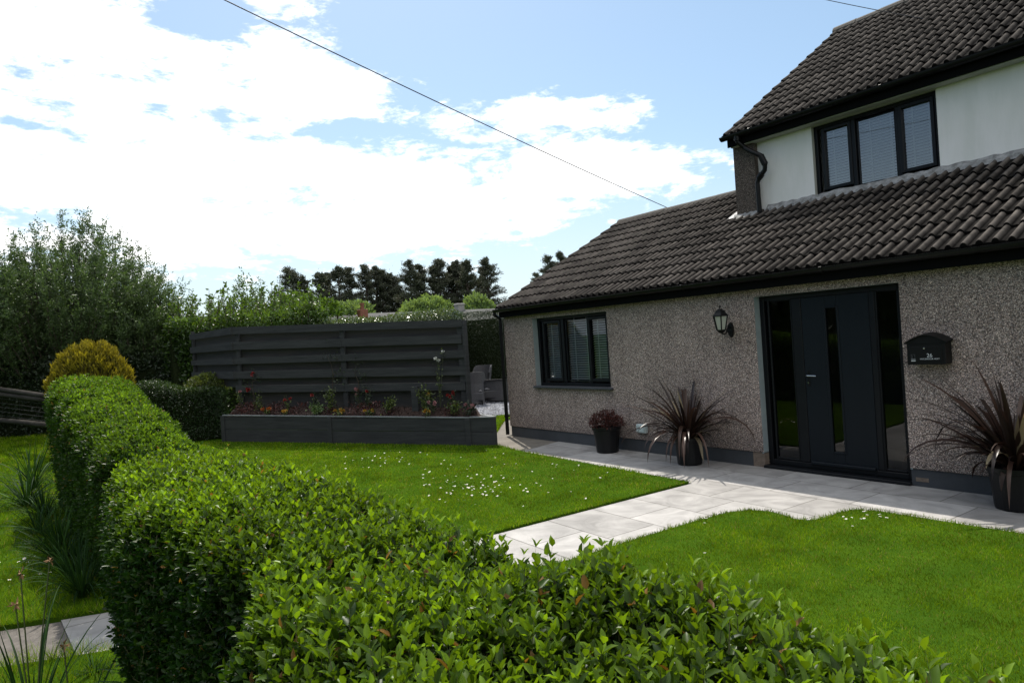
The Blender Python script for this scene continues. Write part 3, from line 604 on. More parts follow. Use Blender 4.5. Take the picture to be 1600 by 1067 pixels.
# ---- windows
def rect_frame(mb, x0, x1, z0, z1, w, y0, y1, wb=None, c=.005):
    wb = wb or w
    mb.cbox(x0, x0+w, y0, y1, z0, z1, c); mb.cbox(x1-w, x1, y0, y1, z0, z1, c)
    mb.cbox(x0+w, x1-w, y0+.0015, y1, z1-w, z1, c); mb.cbox(x0+w, x1-w, y0+.0015, y1, z0, z0+wb, c)
def window(h, y, lights, sill, label, blind_y=.10):
    """lights: (glass x0, x1, z0, z1, opens)"""
    x0, x1, z0, z1 = h; f = MB(); rect_frame(f, x0, x1, z0, z1, .05, y, y+.07)
    for a, c in zip(lights[:-1], lights[1:]):
        mx = (a[1]+c[0])/2; f.cbox(mx-.032, mx+.032, y+.001, y+.07, z0+.05, z1-.05, .005)
    fr = hb(f, 'window', M_ANTH); fr['label'] = label
    off = fr
    for gx0, gx1, gz0, gz1, op in lights:
        s = MB(); w = .045 if op else .016; rect_frame(s, gx0-w, gx1+w, gz0-w, gz1+w, w, y-(.014 if op else -.012), y+.055); hb(s, 'casement', M_ANTH, fr)
        pn = MB(); pn.add([(gx0-.005, y+.03, gz0-.005), (gx1+.005, y+.03, gz0-.005), (gx1+.005, y+.03, gz1+.005), (gx0-.005, y+.03, gz1+.005)], [(0, 1, 2, 3)]); hb(pn, 'pane', M_GLASS2 if sill else M_GLASS, fr)
        bl = MB(); zz = gz0-.02; yb = y+blind_y
        while zz < gz1+.02:
            j = random.uniform(-.001, .001)
            th_ = .010 if sill else .016; tt_ = .019 if sill else .010
            bl.add([(gx0-.03, yb-tt_, zz-th_+j), (gx1+.03, yb-tt_, zz-th_-j), (gx1+.03, yb, zz+.003), (gx0-.03, yb, zz+.003), (gx0-.03, yb+tt_, zz+th_+.002), (gx1+.03, yb+tt_, zz+th_+.002)], [(0, 1, 2, 3), (3, 2, 5, 4)]); zz += .038
        for q in ((gx0+.28*(gx1-gx0)), (gx0+.86*(gx1-gx0))): bl.box(q-.009, q+.009, yb-.024, yb-.021, gz0-.03, gz1+.03)
        bo = hb(bl, 'blind', M_BLIND if sill else mat('cream_blind_slat', (.66, .67, .68), .6, spec=.2), fr)
    if sill:
        s = MB(); s.cbox(x0-.03, x1+.05, D-.075, y+.02, z0-.035, z0-.001, .006); hb(s, 'sill', M_PLINTH, fr)
    return fr
window(WIN, D+.085, [(-9.10, -8.72, 1.05, 1.985, 1), (-8.555, -8.05, 1.025, 2.01, 0), (-7.965, -7.60, 1.05, 1.985, 1)], True, 'ground floor window with three lights and white slatted blinds')
uw = window(UWIN, 9.37, [(-5.005, -4.68, 3.60, 4.375, 1), (-4.545, -4.08, 3.54, 4.38, 0), (-3.975, -3.64, 3.60, 4.375, 1)], False, 'upstairs window with three lights and white slatted blinds')
s = MB(); s.cbox(UWIN[0]-.03, UWIN[1]+.04, 9.25, 9.372, 3.405, 3.439, .005); hb(s, 'sill', M_ANTH, uw)
# ---- entrance
yd = D+.085
fr = MB(); x0, x1, z0, z1 = DOOR
rect_frame(fr, x0, x1, .035, z1, .06, yd, yd+.075); fr.cbox(-4.50, -4.385, yd+.001, yd+.075, .10, z1-.06, .005); fr.cbox(-3.605, -3.545, yd+.001, yd+.075, .10, z1-.06, .005)
fr.cbox(x0-.0, x1+.0, D-.04, yd-.002, -.02, .033, .005)
ent = hb(fr, 'door_frame', M_ANTH); ent['label'] = 'dark grey entrance frame with a tall glazed strip each side of the door'
for gx0, gx1 in ((-4.80, -4.53), (-3.525, -3.325)):
    s = MB(); rect_frame(s, gx0-.025, gx1+.025, .10, 2.025, .022, yd+.012, yd+.06); hb(s, 'sidelight_bead', M_ANTH, ent)
    pn = MB(); pn.add([(gx0-.01, yd+.035, .11), (gx1+.01, yd+.035, .11), (gx1+.01, yd+.035, 2.02), (gx0-.01, yd+.035, 2.02)], [(0, 1, 2, 3)]); hb(pn, 'sidelight', M_GLASS2, ent)
dr = MB(); dx0, dx1, dz0, dz1 = -4.382, -3.608, .075, 2.012; gx0, gx1, gz0, gz1 = -4.095, -3.965, .25, 1.875; ya, yb = yd+.006, yd+.055
dr.cbox(dx0, gx0, ya, yb, dz0, dz1, .004); dr.cbox(gx1, dx1, ya, yb, dz0, dz1, .004); dr.box(gx0, gx1, ya+.0005, yb, dz0+.003, gz0); dr.box(gx0, gx1, ya+.0005, yb, gz1, dz1-.003)
door = hb(dr, 'door', M_DOOR); door['label'] = 'dark blue grey front door with a narrow glass slit'
s = MB(); rect_frame(s, gx0-.02, gx1+.02, gz0-.02, gz1+.02, .024, ya-.008, ya+.02); hb(s, 'glazing_bead', M_DOOR, door)
pn = MB(); pn.add([(gx0, ya+.014, gz0), (gx1, ya+.014, gz0), (gx1, ya+.014, gz1), (gx0, ya+.014, gz1)], [(0, 1, 2, 3)]); hb(pn, 'glass_slit', M_GLASS2, door)
s = MB(); s.cbox(dx0+.02, dx1-.02, ya-.03, ya, .085, .12, .006); hb(s, 'weather_bar', M_DOOR, door)
s = MB(); hx = dx0+.045; s.tube([(hx, ya-.005, 1.115), (hx, ya-.05, 1.115), (hx+.012, ya-.055, 1.115), (hx+.12, ya-.055, 1.112)], .009, 10); hb(s, 'handle', M_STEEL, door)
s = MB(); s.lathe([(.0, 0), (.008, 0), (.008, .012), (0, .012)], n=12, M=Matrix.Rotation(R(90), 4, 'X'), c=(hx, ya-.01, 1.03)); hb(s, 'keyhole', M_STEEL, door)
s = MB(); s.cbox(hx-.014, hx+.014, ya-.006, ya-.0005, .99, 1.17, .002); hb(s, 'handle_plate', M_IRON, door)

# ================================================================== WALL FITTINGS
# lantern
LX, LY = -5.27, 7.12
lan = empty('wall_lantern', (LX, D-.02, 1.70), label='black carriage lantern with frosted panes beside the entrance', cat='lantern')
def lb(mb, name, m, par=lan, smooth=False): return mb.build(name, m, par, smooth, off=(LX, D-.02, 1.70))
bp = MB()
pr = [(math.cos(t)*.045, 1.70+math.sin(t)*.09*(1 if math.sin(t) > 0 else 1.15)) for t in np.linspace(0, 2*math.pi, 25)[:-1]]
v = [(LX+x_, D-.02, z_) for x_, z_ in pr]+[(LX+x_*.8, D-.045, 1.70+(z_-1.70)*.85) for x_, z_ in pr]
bp.add(v, [tuple(range(24, 48))]+[(i, (i+1) % 24, 24+(i+1) % 24, 24+i) for i in range(24)]); lb(bp, 'wall_plate', M_IRON)
ar = MB(); ar.tube([(LX, D-.04, 1.72), (LX, D-.075, 1.735), (LX, D-.10, 1.70), (LX, D-.13, 1.655), (LX, D-.17, 1.645), (LX, LY, 1.665)], .009, 8)
ar.tube([(LX, D-.04, 1.67), (LX, D-.07, 1.655), (LX, D-.09, 1.67), (LX, D-.10, 1.70)], .006, 8); lb(ar, 'arm', M_IRON, smooth=True)
def hexring(r, z): return [(LX+r*math.cos(math.pi*k/3+.2), LY+r*math.sin(math.pi*k/3+.2), z) for k in range(6)]
hd = MB()
def hexlathe(mb, prof):
    v = [q for r_, z_ in prof for q in hexring(r_, z_)]; mb.add(v, [(i*6+k, i*6+(k+1) % 6, (i+1)*6+(k+1) % 6, (i+1)*6+k) for i in range(len(prof)-1) for k in range(6)])
hexlathe(hd, [(.001, 1.655), (.022, 1.66), (.050, 1.685), (.058, 1.70), (.052, 1.705), (.001, 1.706)])
hexlathe(hd, [(.09, 1.872), (.103, 1.874), (.100, 1.885), (.070, 1.915), (.060, 1.94), (.035, 1.952), (.030, 1.962), (.001, 1.966)])
hexlathe(hd, [(.001, 1.871), (.09, 1.872)])
hd.lathe([(.004, 1.96), (.006, 1.975), (.013, 1.985), (.013, 1.994), (.005, 2.002), (.003, 2.012), (.0005, 2.016)], c=(LX, LY, 0), n=12)
a6, b6 = hexring(.056, 1.70), hexring(.093, 1.875)
for k in range(6): hd.tube([a6[k], b6[k]], .008, 6)
hdo = lb(hd, 'lantern_head', M_IRON)
gl = MB(); a6, b6 = hexring(.050, 1.706), hexring(.085, 1.870); gl.add(a6+b6, [(k, (k+1) % 6, 6+(k+1) % 6, 6+k) for k in range(6)]); lb(gl, 'lantern_glass', M_LAMPGL, hdo)
# letter box
def fp(x, y, yy):
    d = at(x, y, 1.)-np.array([0, 0, HC]); t = yy/d[1]; return np.array([0, 0, HC])+t*d
BX0, BX1, BY0, BY1, BZ0, BZ1 = -3.135, -2.79, 7.17, D-.02, 1.245, 1.45
box = empty('letter_box', (-2.96, D-.02, BZ0), label='black metal letter box with an arched lid and white number 26', cat='letter box')
def bb(mb, name, m, par=box, smooth=False): return mb.build(name, m, par, smooth, off=(-2.96, D-.02, BZ0))
q = MB(); q.cbox(BX0, BX1, BY0, BY1, BZ0, BZ1, .004); bod = bb(q, 'body', M_IRON)
q = MB(); nA = 22; xm, hw = (BX0+BX1)/2, (BX1-BX0)/2+.022
def arch(t): return BZ1+.004+.075*max(0, math.cos(t*math.pi/2*1.0))**1.0*(1 if abs(t) < .999 else 0) if abs(t) < .8 else BZ1+.004+.0232*(1-abs(t))/.2
top, bot = [], []
for i in range(nA+1):
    t = -1+2*i/nA; top.append((xm+hw*t, arch(t)+.006)); bot.append((xm+hw*t, arch(t)))
n = len(top)
for (lo, hi) in ((bot, top),):
    v = [(x_, BY0-.02, z_) for x_, z_ in hi]+[(x_, BY1, z_+.02) for x_, z_ in hi]+[(x_, BY0-.02, z_) for x_, z_ in lo]+[(x_, BY1, z_+.014) for x_, z_ in lo]
    F = []
    for i in range(n-1): F += [(i, i+1, n+i+1, n+i), (2*n+i+1, 2*n+i, 3*n+i, 3*n+i+1), (i+1, i, 2*n+i, 2*n+i+1)]
    q.add(v, F)
v = [(x_, BY0-.004, z_) for x_, z_ in bot]+[(xm+hw, BY0-.004, BZ1-.001), (xm-hw, BY0-.004, BZ1-.001)]
q.add(v, [tuple(range(len(v)))[::-1]])
v = [(xm+hw-.022, y_, z_) for y_, z_ in ((BY0, BZ1), (BY1, BZ1), (BY1, BZ1+.03), (BY0, BZ1+.01))]; q.add(v, [(0, 1, 2, 3)])
bb(q, 'lid', M_IRON)
q = MB(); q.cbox(BX0+.03, BX1-.03, BY0-.006, BY0+.001, BZ0+.03, BZ1-.03, .002); fl_ = bb(q, 'flap', M_IRON)
q = MB(); q.lathe([(0, 0), (.008, 0), (.009, .006), (0, .007)], n=14, M=Matrix.Rotation(R(90), 4, 'X'), c=(xm-.01, BY0-.005, BZ1-.045)); bb(q, 'lock', M_STEEL)
def text(body, size, x, z, name, par, y=BY0-.0075):
    cu = bpy.data.curves.new(name, 'FONT'); cu.body = body; cu.size = size; cu.extrude = .0006; cu.align_x = 'CENTER'
    to = bpy.data.objects.new('t', cu); C.objects.link(to); bpy.context.view_layer.update()
    me = bpy.data.meshes.new_from_object(to.evaluated_get(bpy.context.evaluated_depsgraph_get())); bpy.data.objects.remove(to)
    me.transform(Matrix.Translation((x, y, z)) @ Matrix.Rotation(R(90), 4, 'X')); me.transform(Matrix.Translation((2.96, -(D-.02), -BZ0)))
    me.materials.clear(); me.materials.append(M_WHITE); me.name = name; return link(bpy.data.objects.new(name, me), par)
text('26', .052, xm+.035, BZ0+.072, 'house_number', box); text('HYCEMOOR WAY', .0215, xm+.035, BZ0+.048, 'street_name', box)
q = MB(); q.box(BX0+.038, BX0+.078, BY0-.008, BY0-.006, BZ0+.034, BZ0+.043); q.box(BX0+.038, BX0+.078, BY0-.008, BY0-.006, BZ0+.052, BZ0+.055)
bb(q, 'printed_emblem', M_WHITE)
q = MB(); q.box(BX0+.040, BX0+.043, BY0-.008, BY0-.006, BZ0+.062, BZ0+.098); q.box(BX0+.072, BX0+.075, BY0-.008, BY0-.006, BZ0+.062, BZ0+.098); q.box(BX0+.036, BX0+.079, BY0-.008, BY0-.006, BZ0+.098, BZ0+.101); q.box(BX0+.050, BX0+.053, BY0-.008, BY0-.006, BZ0+.062, BZ0+.09); bb(q, 'printed_emblem', mat('faint_print', (.06, .065, .07), .6))
# electrical box
eb = empty('socket_box', (-6.855, D-.02, .29), label='small pale plastic outdoor socket box low on the pebbledash wall', cat='socket box')
q = MB(); q.cbox(-6.945, -6.775, D-.085, D-.018, .29, .415, .008); q.build('housing', M_ELEC, eb, off=(-6.855, D-.02, .29))
q = MB(); q.cbox(-6.935, -6.785, D-.097, D-.086, .305, .405, .006); q.build('cover', M_ELEC, eb, off=(-6.855, D-.02, .29))
q = MB(); q.cbox(-6.80, -6.79, D-.104, D-.0975, .34, .37, .002); q.build('latch', M_ELEC, eb, off=(-6.855, D-.02, .29))
# small white cable clip box by path? conduit under the box
# ================================================================== POTS
def pot(par, r0, r1, h, ribs=0):
    q = MB(); n = 40; prof = [(.001, .0), (r0, 0), (r0+.004, .012), (r1-.02, h-.05), (r1-.012, h-.045), (r1, h-.04), (r1+.002, h), (r1-.012, h), (r1-.018, h-.05), (.001, h-.05)]
    v = []; F = []
    for r_, z_ in prof:
        for k in range(n):
            a = 2*math.pi*k/n; rr = r_*(1+(.018 if (k % 4 < 2 and ribs and .01 < z_ < h-.045) else 0)); v.append((rr*math.cos(a), rr*math.sin(a), z_))
    for i in range(len(prof)-1):
        for k in range(n): F.append((i*n+k, i*n+(k+1) % n, (i+1)*n+(k+1) % n, (i+1)*n+k))
    q.add(v, F); po = q.build('pot', M_POT, par, smooth=not ribs)
    q = MB(); q.lathe([(.001, h-.035), (r1-.02, h-.04)], n=24); q.build('soil', M_SOIL, par)
def strap_plant(par, n, Lr, z, wid, spread, seed, m=L_PHORM, bias=(0, 0)):
    """long sword leaves arching out of one crown"""
    r = np.random.default_rng(seed); Vs = []; Fs = []; ages = []; seg = 9; base = 0
    for i in range(n):
        az_ = r.uniform(0, 2*math.pi); t = r.uniform(0, 1)**.8; tilt = .12+spread*t*1.15; Ln = Lr*r.uniform(.35, 1.1); curl = r.uniform(.2, 1.8)*t*.9+.08
        if r.uniform() < .12: curl += 1.2
        w = wid*r.uniform(.65, 1.2); p_ = np.array([math.cos(az_)*.04*r.uniform(), math.sin(az_)*.04*r.uniform(), z]); th = tilt; pts = []; dirs = []
        hor = unit(np.array([math.cos(az_)+bias[0]*.5, math.sin(az_)+bias[1]*.5, 0])); side = np.array([-hor[1], hor[0], 0]); tw = r.uniform(-.7, .7)
        for k in range(seg+1):
            pts.append(p_.copy()); d = hor*math.sin(th)+np.array([0, 0, math.cos(th)]); dirs.append(d); p_ = p_+d*Ln/seg; th = min(th+curl/seg*(1+k*.22), 2.9)
        ag = np.clip(r.normal(.28, .25), 0, .9) if r.uniform() > .07 else 1.6
        for k in range(seg+1):
            f = k/seg; ww = w*(.55+.9*f if f < .4 else (.91+.0*f)*(1-((f-.4)/.6)**2.2)+.0); nn = np.cross(dirs[k], side); a_ = tw*f; sd_ = side*math.cos(a_)+nn*math.sin(a_)
            Vs += [pts[k]-sd_*ww/2+nn*ww*.16, pts[k], pts[k]+sd_*ww/2+nn*ww*.16]; ages += [ag]*3
        for k in range(seg):
            a0 = base+k*3; Fs += [(a0, a0+1, a0+4, a0+3), (a0+1, a0+2, a0+5, a0+4)]
        base += 3*(seg+1)
    return npmesh('foliage', np.array(Vs), [np.array(Fs)], m, par, age=np.array(ages))
e1 = empty('potted_plant', (-5.80, 7.01, 0), label='spiky bronze leaved plant in a black pot just left of the doorway', cat='potted plant', group='black plant pots along the house wall')
pot(e1, .15, .19, .35, 1); strap_plant(e1, 135, 1.04, .29, .046, .72, 3, bias=(.15, 0))
e2 = empty('potted_plant', (-2.22, 6.99, 0), label='large spiky bronze leaved plant in a black pot under the letter box', cat='potted plant', group='black plant pots along the house wall')
pot(e2, .17, .225, .37, 1); strap_plant(e2, 155, 1.10, .31, .048, .72, 5, bias=(-.3, -.1))
e3 = empty('potted_plant', (-7.37, 7.07, 0), label='small bushy red leaved shrub in a black pot under the ground floor window', cat='potted plant', group='black plant pots along the house wall')
pot(e3, .155, .215, .38, 1)
def bush(par, n, rx, rz, z, ln, wd, m, tpl=LEAF2, seed=1, up=.6, name='foliage', cxy=(0, 0), hollow=.45, agew=.5, lumps=.15):
    r = np.random.default_rng(seed); d = unit(r.normal(size=(n, 3))); d[:, 2] = np.abs(d[:, 2])*.98-.1
    rad = (hollow+(1-hollow)*r.uniform(size=n)**.5)*(1+lumps*lump(d*3+seed, 2.2)); P = d*rad[:, None]*[rx, rx, rz]+[cxy[0], cxy[1], z]
    A = unit(d*.7+r.normal(size=(n, 3))*.6+[0, 0, up]); Nn = unit(r.normal(size=(n, 3))+[0, 0, .6])
    V, F = leaves(P, A, Nn, ln*r.uniform(.6, 1.3, n), wd*r.uniform(.7, 1.2, n), tpl)
    age = np.repeat(np.clip((rad-.6)*agew+r.uniform(0, .5, n), 0, 1), len(tpl[0])); return npmesh(name, V, F, m, par, age=age)
bush(e3, 1200, .25, .24, .40, .045, .016, L_RED, seed=4)
q = MB()
for k in range(26):
    a = random.uniform(0, 6.28); t = random.uniform(.1, .75); L_ = random.uniform(.15, .26); q.tube([(0, 0, .33), (math.cos(a)*math.sin(t)*L_*.5, math.sin(a)*math.sin(t)*L_*.5, .33+L_*.55), (math.cos(a)*math.sin(t)*L_, math.sin(a)*math.sin(t)*L_, .33+L_*math.cos(t)*1.1)], [.004, .003, .0015], 5)
q.build('stems', mat('red_twig', (.06, .028, .022), .8), e3)

# ================================================================== SCREEN, PLANTER
PA = np.array([-15.23, 3.56, 0]); PBx = np.array([-9.79, 6.22, 0]); U_ = unit(PBx-PA); N_ = np.array([-U_[1], U_[0], 0]); LEN = float(np.linalg.norm(PBx-PA))
def pf(s, o, z=0): return PA+U_*s+N_*o+np.array([0, 0, z])
ang = math.atan2(U_[1], U_[0])
MP = Matrix.Translation(tuple(PA)) @ Matrix.Rotation(ang, 4, 'Z')
plo = tuple(PA)
pe = empty('raised_planter', PA, label='long low raised bed of dark grey timber boards', cat='planter')
def pbld(mb, name, m, par=pe): return mb.build(name, m, par, off=plo)
SX = [0, 2.95, LEN]
HT = lambda s: .555-.085*s/LEN
for zz0, zz1 in ((.0, .5), (.503, 1.0)):
    for a, c in zip(SX[:-1], SX[1:]):
        q = MB(); q.cbox(a+.006, c-.006, 0, .045, -.03 if zz0 == 0 else HT((a+c)/2)*zz0, HT((a+c)/2)*zz1-(.0 if zz1 == 1 else .004), .006, M=MP); pbld(q, 'board', M_BOARD)
for s in (SX[1], LEN-.03): q = MB(); q.cbox(s-.05, s+.05, -.025, -.001, -.03, HT(s)-.01, .004, M=MP); pbld(q, 'post', M_BOARD)
q = MB(); q.cbox(-.05, .06, -.022, -.001, -.03, HT(0)-.005, .004, M=MP); pbld(q, 'post', M_BOARD)
# angled end panel
E0 = PBx; E1 = np.array([-9.39, 6.45, 0]); ea = math.atan2(*(E1-E0)[:2][::-1]); EL = float(np.linalg.norm(E1-E0)); ME = Matrix.Translation(tuple(E0)) @ Matrix.Rotation(ea, 4, 'Z')
q = MB(); q.cbox(.0, EL, 0, .045, -.03, .235, .005, M=ME); pbld(q, 'end_board', M_BOARD); q = MB(); q.cbox(.0, EL, 0, .045, .239, .475, .005, M=ME); pbld(q, 'end_board', M_BOARD)
E2 = at(738, 646, 12.1); E2[2] = 0; LS2, LO2 = float((E2-PA) @ U_), float((E2-PA) @ N_); s1_ = 5.72; ca = math.atan2(*(E2-E1)[:2][::-1]); CL = float(np.linalg.norm(E2-E1)); MC = Matrix.Translation(tuple(E1)) @ Matrix.Rotation(ca, 4, 'Z')
q = MB(); q.cbox(.0, CL, -.045, .0, -.03, .475, .005, M=MC); pbld(q, 'end_board', M_BOARD)
q = MB(); q.cbox(.0, LEN, -.012, .055, .0, .022, .004, M=MP @ Matrix.Translation((0, 0, .555)) @ Matrix.Rotation(math.atan2(-.085, LEN)*-1, 4, 'Y')); q.v = q.v
pbld(q, 'top_rail', M_CAP)
q = MB(); q.cbox(-.01, EL, -.012, .055, .476, .498, .004, M=ME); pbld(q, 'top_rail', M_CAP)
q = MB(); q.cbox(0, CL, -.055, .012, .477, .499, .004, M=MC); pbld(q, 'top_rail', M_CAP)
q = MB(); q.cbox(-.05, .0, .0, .5, -.03, .55, .005, M=MP); pbld(q, 'end_board', M_BOARD)
# soil mound
LIMO, LIMS = [0, .04, LO2, .55], [LEN, LEN+.3, LS2-.02, s1_-.02]
nx, ny = 70, 16; V = []
for j in range(ny+1):
    for i in range(nx+1):
        s = .02+(LEN+.22)*i/nx; o = .05+.45*j/ny; lim = float(np.interp(o, LIMO, LIMS))
        s = min(s, lim); z = HT(min(s, LEN))-.07+.20*math.sin(math.pi*.62*j/ny)+.018*lump(np.array([[s, o, 0]]), 9.)[0]+random.uniform(-.008, .008); V.append(pf(s, o, z)-PA)
F = np.array([(j*(nx+1)+i, j*(nx+1)+i+1, (j+1)*(nx+1)+i+1, (j+1)*(nx+1)+i) for j in range(ny) for i in range(nx)])
npmesh('soil', np.array(V), [F], M_SOIL, pe)
# bark chips and low ground leaves: part of the soil look
n = 5200; s = rng.uniform(.05, LEN, n); o = rng.uniform(.06, .46, n); k_ = s < np.interp(o, LIMO, LIMS)-.05; s, o = s[k_], o[k_]; n = len(s); z = .555-.085*s/LEN-.065+.20*np.sin(np.pi*.62*(o-.05)/.45)
P = PA[None]+U_[None]*s[:, None]+N_[None]*o[:, None]+np.stack([0*s, 0*s, z], 1)-PA
V, F = leaves(P, rdir(n)*[1, 1, .4], rdir(n)+[0, 0, .8], rng.uniform(.02, .055, n), rng.uniform(.008, .02, n), QUAD1)
tag(npmesh('bark_chips', V, F, mat('bark_chip', (.035, .018, .013), .95, island=.6), pe), kind='stuff')

n = 3200; s = rng.uniform(.1, LEN, n); o = rng.uniform(.10, .46, n); ok = (lump(np.stack([s, o, 0*s], 1), 3.2) > -.05) & (s < np.interp(o, LIMO, LIMS)-.12); s, o = s[ok], o[ok]; n = len(s)
z = .555-.085*s/LEN-.05+.20*np.sin(np.pi*.62*(o-.05)/.45)+rng.uniform(0, .10, n); P = PA[None]+U_[None]*s[:, None]+N_[None]*o[:, None]+np.stack([0*s, 0*s, z], 1)-PA
V, F = leaves(P, rdir(n)+[0, 0, .4], rdir(n)+[0, 0, .6], rng.uniform(.03, .06, n), rng.uniform(.015, .03, n), LEAF2)
tag(npmesh('ground_cover', V, F, L_RED, pe, age=np.repeat(rng.uniform(0, .6, n), 4)), kind='stuff')
# screen
se = empty('slatted_screen', pf(0, .5), label='tall dark grey horizontal slatted screen behind the raised bed', cat='screen fence')
so_ = tuple(pf(0, .5))
S_L = 2.42; 
def scr(mb, name, m): return mb.build(name, m, se, off=so_)
s0, s1 = -.14, 5.72
MS = Matrix.Translation(so_) @ Matrix.Rotation(ang, 4, 'Z')
def sloped(mb, xa, xb, y0, y1, z0a, z1a, z0b, z1b, M):
    v = [(xa, y0, z0a), (xb, y0, z0b), (xb, y0, z1b), (xa, y0, z1a), (xa, y1, z0a), (xb, y1, z0b), (xb, y1, z1b), (xa, y1, z1a)]
    v = [tuple(M @ Vector(q)) for q in v]; mb.add(v, [(0, 1, 2, 3), (5, 4, 7, 6), (3, 2, 6, 7), (1, 0, 4, 5), (0, 3, 7, 4), (2, 1, 5, 6)])
ZR = [(2.04, 2.17), (1.75, 1.90), (1.49, 1.62), (1.18, 1.34), (.91, 1.05)]; ZL = [(2.27, 2.43), (1.93, 2.10), (1.62, 1.76), (1.30, 1.46), (1.0, 1.15)]
xm = s0+.52*(s1-s0)
for i, ((a0, a1), (b0, b1)) in enumerate(zip(ZL, ZR)):
    f = .52; m0, m1 = a0+(b0-a0)*f, a1+(b1-a1)*f; jx = random.uniform(-.02, .02)
    q = MB(); sloped(q, s0+.0, xm-.003+jx, 0, .03, a0, a1, m0, m1, MS); scr(q, 'board', M_BOARD)
    q = MB(); sloped(q, xm+.003+jx, s1+[0, -.03, .02, .02, -.01][i], .001, .03, m0, m1, b0, b1, MS); scr(q, 'board', M_BOARD)
# boards on the rear face close the gaps
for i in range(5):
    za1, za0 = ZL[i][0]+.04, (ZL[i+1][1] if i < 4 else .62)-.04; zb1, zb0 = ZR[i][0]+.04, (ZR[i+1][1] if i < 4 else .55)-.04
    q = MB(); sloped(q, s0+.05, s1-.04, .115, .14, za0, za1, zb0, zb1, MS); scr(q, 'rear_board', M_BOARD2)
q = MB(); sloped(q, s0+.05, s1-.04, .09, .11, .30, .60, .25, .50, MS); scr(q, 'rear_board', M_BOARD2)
for s_, w_, zt in ((s0+.10, .10, 2.37), (xm, .11, 2.28), (s1-.07, .12, 2.15), (s1-1.15, .0, 0)):
    if w_: q = MB(); q.cbox(s_-w_/2, s_+w_/2, .032, .088, -.03, zt, .004, M=MS); scr(q, 'post', M_BOARD)
q = MB(); q.cbox(s1+.002, s1+.04, .0, .12, -.03, 2.16, .004, M=MS); scr(q, 'post', M_BOARD)
q = MB(); q.cbox(s1-1.02, s1-.88, -.25, -.17, .2, 1.02, .006, M=MS); st = q.build('stake', M_BOARD)
tag(st, 'short grey timber stake standing in the raised bed near its right end', 'stake'); st.location = (0, 0, 0)
# return of the screen on the left
pL = pf(0, .5)+U_*s0; pM = at(300, 560, 17.6); pM[2] = 0; ra = math.atan2(*(pM-pL)[:2][::-1]); RL = float(np.linalg.norm((pM-pL)[:2])); MR = Matrix.Translation((pL[0], pL[1], 0)) @ Matrix.Rotation(ra, 4, 'Z')
for i, (a0, a1) in enumerate(ZL):
    if i == 4: continue
    q = MB(); sloped(q, .0, RL+.03*(i % 2), -.0, .03, a0, a1, a0+.02, a1+.0, MR); scr(q, 'board', M_BOARD)
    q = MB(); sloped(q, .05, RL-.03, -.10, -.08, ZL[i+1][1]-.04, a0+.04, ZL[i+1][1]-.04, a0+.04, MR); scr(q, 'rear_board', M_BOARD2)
q = MB(); q.cbox(RL-.12, RL-.02, -.075, -.005, -.03, 2.5, .004, M=MR); scr(q, 'post', M_BOARD)

# flowers in the bed: pixel in photo, offset row, height, colour, kind
PINK = petal('pink_petal', (.42, .20, .21)); REDP = petal('red_petal', (.30, .025, .025)); ORG = petal('orange_petal', (.50, .13, .03)); YELP = petal('yellow_petal', (.50, .28, .04)); WHP = petal('white_petal', (.75, .75, .72))
def bloom(par, c, r, m, seed):
    rr = np.random.default_rng(seed); n = 16; d = unit(rr.normal(size=(n, 3))+[0, -.3, .5]); P = np.tile(np.array(c), (n, 1))+d*r*.15
    V, F = leaves(P, d, rdir(n), np.full(n, r*1.1), np.full(n, r*1.1), LEAF6); npmesh('bloom', V, F, m, par)
def flower(px, o, h, col, label, leafn=90, rad=.13, lm=L_ROSE, nb=1, seed=0, lean=0, stems=5, br=.033):
    o *= .42; d = at(px, 560, 1)-np.array([0, 0, HC]); p0 = PA+N_*o; nrm = N_; t = ((p0-[0, 0, HC]) @ nrm)/(d @ nrm); P = np.array([0, 0, HC])+d*t; P[2] = .50+.04*(P[0]+12)*-.2+.02+.17*math.sin(math.pi*.62*o/.46)-.03
    e = empty('flowering_plant', P, label=label, cat='flowering plant', group='flowering plants in the raised bed')
    r = np.random.default_rng(seed+100); q = MB(); tips = []
    for k in range(stems):
        a = r.uniform(0, 6.28); hh = h*r.uniform(.6, 1.0); x_, y_ = math.cos(a)*rad*r.uniform(.2, .9), math.sin(a)*rad*r.uniform(.2, .9)
        q.tube([(0, 0, -.05), (x_*.5, y_*.5, hh*.5), (x_, y_, hh)], [.006, .004, .002], 5); tips.append((x_, y_, hh))
    q.build('stems', mat('green_stem', (.05, .06, .025), .7), e)
    T_ = np.array(tips); k = r.integers(0, len(T_), leafn); f = r.uniform(.1, 1, leafn)[:, None]; Pn = T_[k]*f+r.normal(size=(leafn, 3))*rad*.28
    V, F = leaves(Pn, rdir(leafn)+[0, 0, .3], rdir(leafn)+[0, 0, .7], r.uniform(.03, .06, leafn), r.uniform(.02, .035, leafn), LEAF2)
    npmesh('leaves', V, F, lm, e, age=np.repeat(r.uniform(0, 1, leafn), 4))
    if col:
        for i in range(nb): bloom(e, tips[i % len(tips)] if nb <= len(tips) else tips[0], br, col, seed*7+i)
